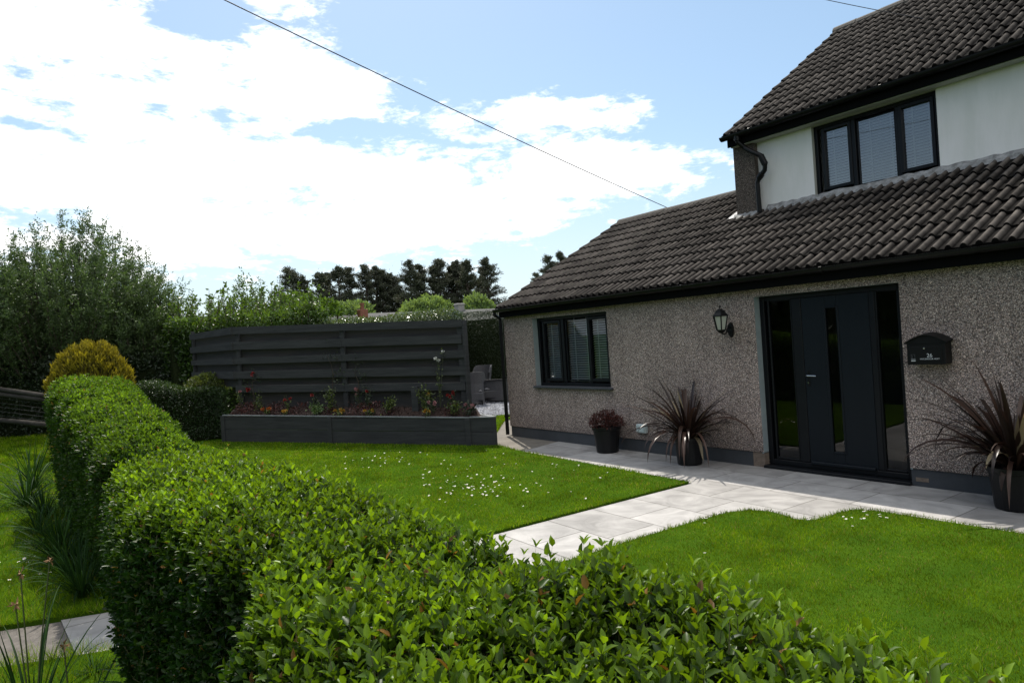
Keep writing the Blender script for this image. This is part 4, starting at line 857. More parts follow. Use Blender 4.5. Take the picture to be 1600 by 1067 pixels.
fl_specs = [
 (372, .9, .40, PINK, 'upright rose with a pink bloom at the left end of the raised bed', 60, .10, L_ROSE, 2),
 (398, .55, .36, None, 'leafy rose without flowers near the left end of the raised bed', 130, .14, L_ROSE, 0),
 (412, .25, .12, ORG, 'low plant with bright orange flowers at the left of the raised bed', 60, .11, L_ROSE, 4),
 (444, .7, .26, REDP, 'small rose with two coral red blooms in the left half of the raised bed', 50, .10, L_ROSE, 2),
 (440, .2, .07, YELP, 'tiny low plant with yellow flowers in the left half of the raised bed', 30, .08, L_ROSE, 3),
 (490, .3, .15, None, 'rounded grey green clump left of the centre of the raised bed', 260, .17, L_PALE, 0),
 (512, .5, .58, None, 'tallest leafy rose at the centre of the raised bed', 240, .15, L_ROSE, 0),
 (524, .15, .11, YELP, 'low plant with the largest yellow flowers by the middle post of the bed', 70, .11, L_ROSE, 5),
 (486, .9, .28, REDP, 'dark leaved rose with a dull red bloom behind the grey green clump', 70, .12, L_DARKH, 1),
 (558, .9, .34, PINK, 'rose with small pink blooms right of the middle post', 60, .14, L_DARKH, 3),
 (569, .7, .38, REDP, 'rose with one scarlet bloom right of the centre of the bed', 90, .14, L_DARKH, 1),
 (571, .2, .10, YELP, 'low plant with yellow flowers below the scarlet rose', 60, .10, L_ROSE, 3),
 (600, .45, .20, None, 'bright lime green bushy clump in the right half of the raised bed', 230, .17, L_ROSE, 0),
 (660, .5, .40, YELP, 'tall lime green shrub with pale flowers in the right half of the bed', 260, .17, L_ROSE, 1),
 (664, .15, .10, YELP, 'low plant with yellow flowers below the tall lime green shrub', 60, .10, L_ROSE, 4),
 (672, .4, .18, PINK, 'small plant with pale pink flowers beside the timber stake', 50, .10, L_DARKH, 3),
 (683, .98, 1.02, WHP, 'tall climbing rose with white blooms above the timber stake', 60, .13, L_ROSE, 3),
 (700, .8, .26, REDP, 'rose with several dark red blooms right of the timber stake', 60, .12, L_DARKH, 4),
 (708, .35, .14, None, 'low lime green clump near the right end of the raised bed', 170, .16, L_ROSE, 0),
 (728, .3, .13, PINK, 'low dark leaved plant with pale buds at the right corner of the bed', 160, .14, L_DARKH, 5)]
for i, (px, o, h, c_, lab, ln_, rd, lm, nb) in enumerate(fl_specs): flower(px, o, h, c_, lab, ln_, rd, lm, nb, seed=i)
def climber(px, py, col, label, seed, dep, sc=1.):
    """rose trained up the screen"""
    d = at(px, 560, 1)-np.array([0, 0, HC]); p0 = PA+N_*.44; t = ((p0-[0, 0, HC]) @ N_)/(d @ N_); P = np.array([0, 0, HC])+d*t; zt = (at(px, py, t)[2]); P[2] = .5
    e = empty('climbing_rose', P, label=label, cat='climbing rose', group='climbing roses against the screen')
    r = np.random.default_rng(seed); q = MB(); h = zt-.5; pts = [(0, 0, 0)]; x_ = 0
    for k in range(1, 7): x_ += r.normal()*.05; pts.append((x_*U_[0], x_*U_[1], h*k/6))
    q.tube(pts, [.007]*5+[.004, .002], 5)
    tips = [pts[-1]]
    for k in (3, 4, 5):
        s_ = r.choice([-1, 1])*r.uniform(.1, .28); tp = (pts[k][0]+U_[0]*s_, pts[k][1]+U_[1]*s_-.03, pts[k][2]+r.uniform(0, .12)); q.tube([pts[k], tp], [.004, .002], 5); tips.append(tp)
    q.build('stems', mat('rose_cane', (.05, .035, .02), .8), e)
    T_ = np.array(tips); n = 70; k = r.integers(0, len(T_), n); Pn = T_[k]+r.normal(size=(n, 3))*[.09, .05, .09]
    V, F = leaves(Pn, rdir(n), rdir(n), r.uniform(.03, .055, n), r.uniform(.02, .03, n), LEAF2); npmesh('leaves', V, F, L_DARKH, e, age=np.repeat(r.uniform(0, 1, n), 4))
    if col: [bloom(e, tips[i % len(tips)], .05, col, seed+i) for i in range(2)]
climber(392, 585, REDP, 'climbing rose with a dull red bloom against the left of the screen', 31, 16)
climber(512, 555, None, 'leafless looking climbing rose just left of the middle post of the screen', 32, 15)
climber(556, 570, None, 'dark leaved climbing rose just right of the middle post of the screen', 33, 15)

# ================================================================== FURNITURE by the conifer hedge
def armchair(loc, rz, label, w=.62, h=.86, flare=.04):
    e = empty('rattan_chair', loc, rz, label=label, cat='garden chair', group='grey rattan garden chairs on the gravel')
    q = MB(); n = 12; V = []
    # curved wrap-round back and arms, narrowing slightly to the foot
    rows = [(0.05, .92), (.35, .88), (.60, .90), (h, 1.10)]
    outer = []; 
    for z, k in rows:
        for i in range(n+1):
            a = math.pi*(-.02+1.04*i/n); zz = z
            if z == h: zz = h-.22*min(1, max(0., .35-math.sin(a))*2.4)**1.2
            outer.append((math.cos(a)*w/2*k, math.sin(a)*.34*k-.0, zz))
    inner = [(x*.88, y*.88-.01, z) for x, y, z in outer]; m = len(outer); v = outer+inner; F = []
    for r_ in range(3):
        for i in range(n):
            a0 = r_*(n+1)+i; F += [(a0, a0+1, a0+n+2, a0+n+1), (m+a0+1, m+a0, m+a0+n+1, m+a0+n+2)]
    for i in range(n): a0 = 3*(n+1)+i; F.append((a0, a0+1, m+a0+1, m+a0))
    q.add(v, F); q.build('back', M_RATTAN, e)
    q = MB(); q.cbox(-w/2*.86, w/2*.86, -.36, .30, .12, .34, .02); q.build('seat', M_RATTAN, e)
    q = MB(); q.cbox(-w/2*.78, w/2*.78, -.35, .24, .345, .42, .03); q.build('cushion', mat('grey_cushion', (.16, .16, .17), .9), e)
    for sx in (-1, 1):
        for sy in (-.32, .26): q = MB(); q.tube([(sx*w/2*.76, sy, 0), (sx*w/2*.76, sy, .12)], .018, 8); q.build('leg', M_IRON, e)
    return e
cpos = at(741, 625, 19.3); armchair((cpos[0], cpos[1], 0), R(230), 'nearest grey rattan chair, seen from behind beside the screen', .66, .92)
cpos = at(753, 600, 20.6); armchair((cpos[0], cpos[1], 0), R(20), 'grey rattan chair with a rounded back, half hidden behind the nearest one', .60, 1.04)
cpos = at(786, 625, 19.8); armchair((cpos[0], cpos[1], 0), R(225), 'wide low grey rattan seat next to the house corner, partly hidden by the downpipe', 1.25, .66)
# gravel
n = 24000; x = rng.uniform(-18.5, -11.4, n); y = rng.uniform(7.5, 14, n); k_ = x < np.maximum(-11.5-(y-7.45)*.93, -13.0); k_ &= x < -11.5; x, y = x[k_], y[k_]; n = len(x); P = np.stack([x, y, rng.uniform(-.01, .01, n)], 1)
oct_ = (np.array([[1, 0, 0], [-.9, .1, 0], [0, .8, .1], [.1, -.8, 0], [0, 0, .5], [0, 0, -.3]]), [np.array([[0, 2, 4], [2, 1, 4], [1, 3, 4], [3, 0, 4]])])
V, F = leaves(P, rdir(n)*[1, 1, .2], np.tile([0, 0, 1.], (n, 1)), rng.uniform(.015, .035, n), rng.uniform(.015, .03, n), oct_)
tag(npmesh('gravel', V, F, M_STONE), 'blue grey gravel beyond the planter by the house corner', 'gravel', kind='stuff')

# ================================================================== HEDGES
def hedge_shell(n, L0, L1, yin, yout, ztop, r, seed=0, ends=(1, 1), zmin=.02, up_bias=1.0, nexp=5.):
    """sample points with normals on a rounded box hedge along X; yin/yout/ztop are functions of x"""
    per = lambda x: (yin(x)-yout(x))
    x = r.uniform(L0, L1, n*2); a = r.uniform(0, 1, n*2)
    zt = ztop(x); yi, yo = yin(x), yout(x); w = yi-yo; hgt = zt
    # perimeter param: outer side up, top, inner side down
    tot = 2*hgt+w*up_bias; s = a*tot
    side_o = s < hgt; top = (s >= hgt) & (s < hgt+w*up_bias); side_i = ~side_o & ~top
    u_ = np.where(side_o, -1., np.where(side_i, 1., ((s-hgt)/(w*up_bias))*2-1)); v_ = np.where(side_o, s/hgt*2-1, np.where(side_i, (tot-s)/hgt*2-1, 1.))
    vv = np.maximum(v_, -.0); k = (np.abs(u_)**nexp+np.abs(vv)**nexp)**(-1/nexp); k = np.where(v_ > 0, k, 1.0); uu = u_*k; v2 = np.where(v_ > 0, v_*k, v_)
    nx_ = np.zeros_like(x); ny_ = np.sign(uu)*np.abs(uu)**(nexp-1); nz_ = np.where(v_ > 0, np.abs(v2)**(nexp-1), .0)
    P = np.stack([x, (yi+yo)/2+uu*w/2, hgt/2+v2*hgt/2], 1); Nn = unit(np.stack([nx_, ny_, nz_+.05], 1))
    # end faces
    for e, xe, sg in ((ends[0], L0, -1), (ends[1], L1, 1)):
        if e:
            sel = r.uniform(size=len(x)) < e; sel &= np.abs(x-xe) < (L1-L0)*.5
            d = np.abs(x-xe); rr = .28; near = d < rr; t = np.clip(1-d/rr, 0, 1); P[near, 1] = (yi[near]+yo[near])/2+(P[near, 1]-(yi[near]+yo[near])/2)*(1-t[near]**3*.28); P[near, 2] = P[near, 2]*(1-t[near]**3*.10*(P[near, 2]/hgt[near]))
            Nn[near] = unit(Nn[near]+np.array([sg, 0, 0])*(t[near]**2)[:, None]*.9)
    keep = P[:, 2] > zmin; P, Nn = P[keep], Nn[keep]
    return P[:n], Nn[:n]
def end_face(n, xe, sg, yin, yout, ztop, r):
    yi, yo, zt = yin(np.array([xe]))[0], yout(np.array([xe]))[0], ztop(np.array([xe]))[0]
    y = r.uniform(yo+.05, yi-.05, n); z = r.uniform(.03, zt-.04, n); q = ((y-(yi+yo)/2)/((yi-yo)/2))**2; return np.stack([np.full(n, xe)-sg*q*.12, y, z], 1), np.tile([sg*1., 0, .15], (n, 1))
def shoots(P, Nn, r, npair, slen, ln, wd, tpl, young_fn, upk=.8, jit=.35, up_lean=(0, 0, 0)):
    """leafy shoots: each a short stem with opposite pairs and a tip pair"""
    n = len(P); Sd = unit(Nn*.55+np.array([0, 0, upk])+r.normal(size=(n, 3))*jit+np.array(up_lean)); sl = slen*r.uniform(.5, 1.4, n)
    X1 = unit(np.cross(Sd, rdir(n))); X2 = np.cross(Sd, X1); VV = []; FF = {}; ages = []; base = 0; k = len(tpl[0])
    yg = young_fn(P, Nn)
    for j in range(npair):
        f = (j+.5)/npair; rot = (j % 2)*math.pi/2+.3*j
        for sgn in (1, -1):
            side = (X1*math.cos(rot)+X2*math.sin(rot))*sgn; opn = 1.0-.55*f
            A = unit(Sd*(.55+.5*f)+side*opn+r.normal(size=(n, 3))*.16); Nl = unit(Sd-side*.35+r.normal(size=(n, 3))*.2)
            sz = r.uniform(.75, 1.2, n)*(1-.35*max(0, f-.6)/.4)
            V, F = leaves(P+Sd*(sl*(f-.35))[:, None], A, Nl, ln*sz, wd*sz, tpl)
            VV.append(V)
            for ff in F: FF.setdefault(ff.shape[1], []).append(ff+base)
            base += len(V); ag_ = np.clip(yg*r.uniform(.45, 1.15, n)*(.06+1.15*f**2.8)+r.normal(0, .05, n), 0, .9); ag_[r.uniform(size=n) < .012] = 1.; ages.append(np.repeat(ag_, k))
    # stems
    return np.concatenate(VV), [np.concatenate(v) for v in FF.values()], np.concatenate(ages), Sd, sl
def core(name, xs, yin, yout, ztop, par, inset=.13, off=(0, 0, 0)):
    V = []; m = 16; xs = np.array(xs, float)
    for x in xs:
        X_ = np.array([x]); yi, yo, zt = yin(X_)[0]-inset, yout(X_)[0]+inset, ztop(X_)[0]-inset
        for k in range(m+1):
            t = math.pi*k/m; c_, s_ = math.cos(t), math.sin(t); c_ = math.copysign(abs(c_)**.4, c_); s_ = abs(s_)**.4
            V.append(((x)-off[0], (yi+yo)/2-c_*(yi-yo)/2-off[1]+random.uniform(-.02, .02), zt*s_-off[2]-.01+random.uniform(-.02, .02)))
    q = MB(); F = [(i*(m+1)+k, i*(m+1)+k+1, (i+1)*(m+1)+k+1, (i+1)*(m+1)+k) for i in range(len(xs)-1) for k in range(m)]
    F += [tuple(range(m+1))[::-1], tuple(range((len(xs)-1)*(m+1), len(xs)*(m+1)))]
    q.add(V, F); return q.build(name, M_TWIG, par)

def fI(tab):
    xs, vs = zip(*tab); return lambda x: np.interp(x, xs, vs)
# near hedge
nyin = fI([(-4.45, 1.02), (-3, 1.06), (-1.3, 1.08), (-.7, 1.17), (.2, 1.19), (1.2, 1.19)]); nyout = fI([(-4.45, .40), (-4.1, .36), (-3.0, .27), (-2.2, .38), (-1.85, .42), (-1.5, .31), (-1.0, .30), (1.2, .34)])
nzt = fI([(-4.45, 1.16), (-4.0, 1.19), (-2.6, 1.235), (-1.5, 1.22), (-1, 1.215), (-.45, 1.215), (.0, 1.20), (1.2, 1.19)])
he = empty('privet_hedge', (-2, .7, 0), label='near clipped privet hedge with bright green new shoots filling the foreground', cat='hedge')
HOff = np.array([-2, .7, 0])
r = np.random.default_rng(21)
def lean_in(P, k, zt):
    Q = P.copy(); side = np.clip((.75-P[:, 1])/.45, 0, 1); Q[:, 1] += side*k*np.clip(1-P[:, 2]/zt(P[:, 0]), 0, 1)**1.1; return Q
def bulge(P, Nn, amp, sc): return P+Nn*(lump(P, sc)*amp)[:, None]
def young_top(P, Nn): return np.clip(-.05+.85*np.clip(Nn[:, 2], 0, 1)**2+.30*lump(P, 5.)*np.clip(Nn[:, 2]+.3, 0, 1), .0, 1)  # young leaf on top; side faces coloured darker to hold their shade
P, Nn = hedge_shell(26000, -4.42, .75, nyin, nyout, nzt, r, up_bias=2.6, nexp=4.5)
P2, N2 = end_face(1600, -4.44, -1, nyin, nyout, nzt, r); P = np.concatenate([P, P2]); Nn = np.concatenate([Nn, N2])
P = lean_in(bulge(P, Nn, .055, 3.6), .10, nzt); P -= Nn*(.035*r.uniform(size=len(P))**.8)[:, None]
rel = P-np.array([0, 0, HC]); dep = rel @ FW; vis = (np.linalg.norm(rel, axis=1) > .42) & (dep > .1) & (np.abs((rel @ RT)/np.maximum(dep, .1)) < 1.8)
P, Nn = P[vis], Nn[vis]; print('near shoots', len(P))
V, F, ag, Sd, sl = shoots(P, Nn, r, 4, .070, .0315, .0145, LEAF6, young_top)
npmesh('leaves', V-HOff, F, L_PRIVET, he, age=ag, smooth=False)['kind'] = 'stuff'
# taller stray shoots on top
sel = (Nn[:, 2] > .8) & (r.uniform(size=len(P)) < .11); Pt = P[sel]+[0, 0, .03]
V, F, ag, Sd2, sl2 = shoots(Pt, Nn[sel], r, 5, .11, .032, .015, LEAF6, lambda p_, n_: np.full(len(p_), .9), upk=1.6, jit=.25)
npmesh('tall_shoots', V-HOff, F, L_PRIVET, he, age=ag)['kind'] = 'stuff'
# twigs
def stems_mesh(P, Sd, sl, w, m, par, off):
    n = len(P); A = Sd; V, F = leaves(P-Sd*(sl*.9)[:, None], A, rdir(n), sl*1.5, np.full(n, w), QUAD1); V2, F2 = leaves(P-Sd*(sl*.9)[:, None], A, np.cross(A, rdir(n)), sl*1.5, np.full(n, w), QUAD1)
    return npmesh('twigs', np.concatenate([V, V2])-off, [np.concatenate([F[0], F2[0]+len(V)])], m, par)
stems_mesh(np.concatenate([P, Pt]), np.concatenate([Sd, Sd2]), np.concatenate([sl, sl2]), .004, mat('privet_twig', (.09, .10, .04), .8, island=.3), he, HOff)['kind'] = 'stuff'
# inner layer of older leaves, coloured dark for the shade inside
P, Nn = hedge_shell(9000, -4.35, .75, lambda x: nyin(x)-.06, lambda x: nyout(x)+.06, lambda x: nzt(x)-.06, r, up_bias=1.6)
V, F = leaves(P, rdir(len(P))+Nn*.4, rdir(len(P))+Nn, r.uniform(.03, .05, len(P)), r.uniform(.014, .022, len(P)), LEAF6)
npmesh('inner_leaves', V-HOff, F, L_PRIVET, he, age=np.full(len(V), .03))['kind'] = 'stuff'
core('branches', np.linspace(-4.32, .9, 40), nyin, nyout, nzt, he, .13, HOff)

# far hedge
fyin = fI([(-10.6, 1.30), (-7, 1.30), (-5.75, 1.22)]); fyout = fI([(-10.6, .32), (-7, .38), (-5.75, .48)])
fzt = fI([(-10.6, 1.62), (-9.8, 1.59), (-8.2, 1.42), (-6.8, 1.22), (-5.75, 1.10)])
hf = empty('privet_hedge', (-8, .8, 0), label='far clipped privet hedge beyond the path, running up to the golden conifer', cat='hedge'); FO = np.array([-8, .8, 0])
P, Nn = hedge_shell(11000, -10.6, -5.75, fyin, fyout, fzt, r, up_bias=1.7, nexp=3.6)
P2, N2 = end_face(900, -5.73, 1, fyin, fyout, fzt, r); P = np.concatenate([P, P2]); Nn = np.concatenate([Nn, N2])
P = lean_in(bulge(P, Nn, .065, 2.8), .14, fzt); P -= Nn*(.04*r.uniform(size=len(P)))[:, None]
V, F, ag, Sd, sl = shoots(P, Nn, r, 3, .075, .046, .022, LEAF2, young_top)
npmesh('leaves', V-FO, F, L_PRIVETF, hf, age=ag)['kind'] = 'stuff'
sel = (Nn[:, 2] > .7) & (r.uniform(size=len(P)) < .02); V, F, ag, Sd2, sl2 = shoots(P[sel], Nn[sel], r, 4, .15, .046, .022, LEAF2, lambda p_, n_: np.full(len(p_), .6), upk=1.6)
npmesh('tall_shoots', V-FO, F, L_PRIVETF, hf, age=ag)['kind'] = 'stuff'
stems_mesh(P, Sd, sl, .004, MATS['privet_twig'], hf, FO)['kind'] = 'stuff'
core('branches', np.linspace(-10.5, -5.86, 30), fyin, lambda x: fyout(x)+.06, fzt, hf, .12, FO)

def block_hedge(name, label, cat, p0, p1, width, z0, z1, n, ln, wd, m, tpl=LEAF2, amp=.1, sc=1.2, seed=1, youngk=.6, group=None, shootfrac=0., shoot_h=.5, rough_depth=.15):
    """a hedge between two ground points with its own height at each end"""
    r = np.random.default_rng(seed); p0 = np.array(p0[:2]); p1 = np.array(p1[:2]); L_ = np.linalg.norm(p1-p0); ux = (p1-p0)/L_; uy = np.array([-ux[1], ux[0]])
    e = empty(name, (p0[0], p0[1], 0), math.atan2(ux[1], ux[0]), label=label, cat=cat, group=group)
    yi = lambda x: np.full_like(np.asarray(x, float), width/2); yo = lambda x: np.full_like(np.asarray(x, float), -width/2); zt = lambda x: z0+(z1-z0)*np.asarray(x, float)/L_
    P, Nn = hedge_shell(n, 0, L_, yi, yo, zt, r, up_bias=1.5)
    for xe, sg in ((0, -1), (L_, 1)):
        a, b_ = end_face(int(n*.5*width/(L_)), xe, sg, yi, yo, zt, r); P = np.concatenate([P, a]); Nn = np.concatenate([Nn, b_])
    P = P+Nn*(lump(P+seed, sc)*amp)[:, None]-Nn*(r.uniform(size=len(P))**1.5*rough_depth)[:, None]; n = len(P)
    A = unit(Nn*.5+r.normal(size=(n, 3))*.7+[0, 0, .3]); V, F = leaves(P, A, unit(Nn+r.normal(size=(n, 3))*.6), ln*r.uniform(.6, 1.3, n), wd*r.uniform(.7, 1.3, n), tpl)
    ag = np.repeat(np.clip(youngk*np.clip(Nn[:, 2], 0, 1)*r.uniform(.3, 1.3, n)+.2*lump(P+seed, 2.)+r.uniform(0, .25, n), 0, 1), len(tpl[0]))
    npmesh('leaves', V, F, m, e, age=ag)['kind'] = 'stuff'
    if shootfrac:
        ns = int(shootfrac); k = r.integers(0, n, ns*4); k = k[Nn[k, 2] > .5][:ns]; Vs = []; Fs = []; b0 = 0; ags = []; q = MB()
        for i in k:
            h = shoot_h*r.uniform(.4, 1.2); d = unit(np.array([r.normal()*.2, r.normal()*.2, 1.])); nl = int(14*h/shoot_h)+6; t = r.uniform(0.05, 1, nl)[:, None]; Pn = P[i]+d*t*h
            q.tube([P[i]-d*.2, P[i]+d*h*.5, P[i]+d*h], [.012, .008, .003], 4)
            V, F = leaves(Pn, unit(d*.5+r.normal(size=(nl, 3))*.8), r.normal(size=(nl, 3)), np.full(nl, ln*1.1), np.full(nl, wd*1.2), tpl); Vs.append(V); Fs.append(F[0]+b0); b0 += len(V); ags.append(np.full(len(V), .7))
        npmesh('tall_shoots', np.concatenate(Vs), [np.concatenate(Fs)], m, e, age=np.concatenate(ags))['kind'] = 'stuff'; q.build('twigs', M_BARK, e)['kind'] = 'stuff'
    core('branches', np.linspace(.06, L_-.06, max(4, int(L_/.3))), yi, yo, zt, e, min(.2, width*.3)+amp*.3)
    return e
g2 = lambda x, d: at(x, 560, d)
# cross hedge between golden conifer and the screen
block_hedge('clipped_hedge', 'low dark clipped hedge in shade between the golden conifer and the raised bed', 'hedge', g2(215, 15.2), g2(352, 15.6), .9, 1.38, 1.16, 12000, .05, .024, L_SHADYH, seed=3, youngk=.5, amp=.16, sc=1.6)
block_hedge('conifer_hedge', 'tall dark conifer hedge behind the rattan chairs', 'hedge', g2(700, 22.3), g2(845, 21.8), 1.2, 2.72, 2.70, 26000, .06, .014, L_DARKH, QUAD1, amp=.08, seed=5)
block_hedge('laurel_hedge', 'tall bright laurel hedge with wild upright shoots behind the left of the screen', 'hedge', g2(258, 19.0), g2(498, 21.5), 2.2, 2.95, 3.1, 22000, .11, .055, L_LAUREL, amp=.32, sc=1.0, seed=6, youngk=.8, shootfrac=110, shoot_h=.9, rough_depth=.4)
block_hedge('glossy_hedge', 'glossy mixed hedge showing just above the right of the screen', 'hedge', g2(486, 21.0), g2(724, 20.4), 1.4, 2.72, 2.74, 17000, .085, .05, L_IVY, amp=.12, seed=7, youngk=.9, rough_depth=.25)
# shrubs
def shrub(name, label, cat, px, py_base_depth, rx, rz, zc, n, ln, wd, m, seed, tpl=LEAF2, group=None, up=.6, lumps=.22, hollow=.5, agew=1.0):
    c_ = g2(px, py_base_depth); e = empty(name, (c_[0], c_[1], 0), label=label, cat=cat, group=group)
    bush(e, n, rx, rz, zc, ln, wd, m, tpl, seed, up, hollow=hollow, lumps=lumps, agew=agew)
    q = MB()
    for k in range(7):
        a = random.uniform(0, 6.28); q.tube([(0, 0, 0), (math.cos(a)*rx*.25, math.sin(a)*rx*.25, zc*.6+rz*.15), (math.cos(a)*rx*.6, math.sin(a)*rx*.6, zc+rz*.45)], [.05, .035, .01], 6)
    q.build('trunk', M_BARK, e); return e
shrub('small_shrub', 'small olive green shrub in front of the left corner of the screen', 'shrub', 322, 15.9, .50, .42, 1.08, 3600, .05, .022, L_ROSE, 12)
# golden conifer: dense fan sprays pointing up and out
gc = g2(140, 13.6); ge = empty('golden_conifer', (gc[0], gc[1], 0), label='rounded golden yellow conifer at the far end of the privet hedge', cat='conifer')
r = np.random.default_rng(5); n = 21000; d = unit(r.normal(size=(n, 3))); low_ = r.uniform(size=n) < .3; d[:, 2] = np.where(low_, -np.abs(d[:, 2])*1.1, np.abs(d[:, 2])*1.05-.12); d[low_, :2] = unit(d[low_, :2])*.96; cl = np.floor(lump(d*4, 3.2)*5)/5; rad = (.80+.22*r.uniform(size=n)**.6)*(1+.12*lump(d*2.2, 5.5))
P = d*rad[:, None]*[.72, .72, .98]+[0, 0, 1.30]; A = unit(d*.45+[0, 0, .75]+r.normal(size=(n, 3))*.25); V, F = leaves(P, A, unit(np.cross(A, rdir(n))), r.uniform(.05, .11, n), r.uniform(.012, .024, n), LEAF2)
npmesh('foliage', V, F, L_GOLD, ge, age=np.repeat(np.clip((rad-.86)*4.0+r.uniform(-.1, .25, n), 0, 1), 4))['kind'] = 'stuff'
q = MB(); q.tube([(0, 0, 0), (0, 0, .6), (0, 0, 1.5)], [.09, .08, .03], 10); q.build('trunk', M_BARK, ge)
q = MB(); q.lathe([(.01, .05), (.5, .12), (.58, .6), (.56, 1.1), (.5, 1.6), (.25, 1.98), (.01, 2.05)], n=16); q.build('branches', mat('conifer_interior', (.03, .022, .012), 1, col2=(.05, .035, .018), scale=20), ge)

# ================================================================== TREES
def plume_tree(label, c_, H_, rad, n_br, leaves_per, ln, wd, m, seed, lean=(.15, 0), group=None, name='willow_tree', base=.3, low=.05):
    """many whippy stems fanning up from one stool, leaves along each"""
    r = np.random.default_rng(seed); e = empty(name, (c_[0], c_[1], 0), label=label, cat='tree', group=group); q = MB(); PP = []; AA = []; ag = []
    for i in range(n_br):
        a = r.uniform(0, 6.28); t = r.uniform(0, 1)**.6; bx, by = math.cos(a)*rad*base*t, math.sin(a)*rad*base*t; ex, ey = math.cos(a)*rad*t*1.02, math.sin(a)*rad*t*1.02
        hh = H_*(1-.42*t**2)*r.uniform(.80, 1.06); pts = []
        for k in range(7):
            f = k/6; fx = f**1.35; pts.append((bx+(ex-bx)*fx+lean[0]*f*f*H_*.3*RT[0]+r.normal()*.03, by+(ey-by)*fx+lean[0]*f*f*H_*.3*RT[1]+r.normal()*.03, hh*(f**.9)))
        q.tube(pts[:6], [.035*(1-f/6)+.004 for f in range(6)], 4, caps=False); pts = np.array(pts)
        # side sprays
        ns = int(leaves_per/14*1.8)
        for s_ in range(ns):
            f = r.uniform(low, 1)**.75*5.99; k = int(f); p_ = pts[k]+(pts[k+1]-pts[k])*(f-k); dd = unit(unit(pts[k+1]-pts[k])*.8+r.normal(size=3)*.55+[0, 0, .35]); L_ = r.uniform(.3, .75)*(1.1-.5*f/6)
            tt = r.uniform(0, 1, 14)[:, None]; PP.append(p_+dd*tt*L_+r.normal(size=(14, 3))*.02); AA.append(dd*.8+r.normal(size=(14, 3))*.55); ag.append(np.clip(r.normal(.2+.5*f/6, .2, 14), 0, 1))
    PP = np.concatenate(PP); AA = np.concatenate(AA); n = len(PP); V, F = leaves(PP, AA, r.normal(size=(n, 3)), ln*r.uniform(.6, 1.2, n), wd*r.uniform(.7, 1.2, n), LEAF2)
    npmesh('crown', V, F, m, e, age=np.repeat(np.concatenate(ag), 4))['kind'] = 'stuff'; q.build('trunk', M_BARK, e); return e
tcn_ = g2(112, 20.5); plume_tree('big bushy willow with whippy upright branches filling the left edge', tcn_, 6.1, 3.2, 250, 460, .085, .030, L_WILLOW, 41, group='willows beyond the log fence')
tcn_ = g2(-30, 19.5); plume_tree('dense willow cut off by the left edge of the picture', tcn_, 5.5, 2.2, 110, 420, .085, .030, L_WILLOW, 42, group='willows beyond the log fence')
tcn_ = g2(232, 20.0); plume_tree('lower willow on the right flank of the big one', tcn_, 4.1, 1.5, 80, 380, .085, .030, L_WILLOW, 43, group='willows beyond the log fence')
tcn_ = g2(272, 22.0); plume_tree('slim pale willow between the big willow and the laurel hedge', tcn_, 3.9, .9, 34, 300, .08, .03, L_WILLOW, 44, group='willows beyond the log fence')
block_hedge('dark_hedge', 'dense dark undergrowth below the willows, behind the log fence', 'undergrowth', g2(-60, 19.0), g2(300, 19.5), 1.6, 1.9, 2.2, 16000, .10, .05, L_DARKH, amp=.3, seed=8, rough_depth=.4)

def pine(label, px, depth, H_, w, seed, group='tall pines on the skyline', bare=.30):
    r = np.random.default_rng(seed); c_ = g2(px, depth); e = empty('pine_tree', (c_[0], c_[1], 0), label=label, cat='pine tree', group=group)
    q = MB(); lx, ly = r.normal()*.3, r.normal()*.3; q.tube([(0, 0, -.5), (lx*.4, ly*.4, H_*.4), (lx, ly, H_*.75), (lx*1.2, ly*1.2, H_*.97)], [.30, .22, .12, .03], 7); PP = []; rr_ = []
    nb = int(52+H_*1.6)
    for i in range(nb):
        f = bare+(1-bare)*r.uniform()**.8; a = r.uniform(0, 6.28); prof = max(.12, (1-(f-bare)/(1-bare))**.55*(.55+.45*min(1, (f-bare)/.18)))*1.15; L_ = w*prof*r.uniform(.35, 1.25)+.15; z = H_*f
        b0 = np.array([lx*f, ly*f, z]); b1 = b0+np.array([math.cos(a)*L_, math.sin(a)*L_, r.uniform(.0, .35)*L_+.2]); q.tube([b0, b1], [.07, .02], 4, caps=False)
        for c2 in range(3):
            t = .45+.55*c2/2; ctr = b0+(b1-b0)*t; s_ = r.uniform(.28, .62)*(w/2.3)
            m_ = 64; dd = unit(r.normal(size=(m_, 3))); PP.append(ctr+dd*(r.uniform(size=(m_, 1))**.5)*s_*[1, 1, .62]); rr_.append(r.uniform(0, 1, m_)*(.6+.4*(dd[:, 2] > 0)))
    # leader tuft
    m_ = 70; PP.append(np.array([lx*1.2, ly*1.2, H_*.95])+r.normal(size=(m_, 3))*[w*.13, w*.13, .55]); rr_.append(r.uniform(0, 1, m_))
    PP = np.concatenate(PP); n = len(PP); V, F = leaves(PP, unit(r.normal(size=(n, 3))+[0, 0, .5]), r.normal(size=(n, 3)), r.uniform(.16, .34, n), r.uniform(.05, .10, n), QUAD1)
    npmesh('crown', V, F, L_PINE, e, age=np.repeat(np.concatenate(rr_), 4))['kind'] = 'stuff'; q.build('trunk', M_PINEBARK, e)
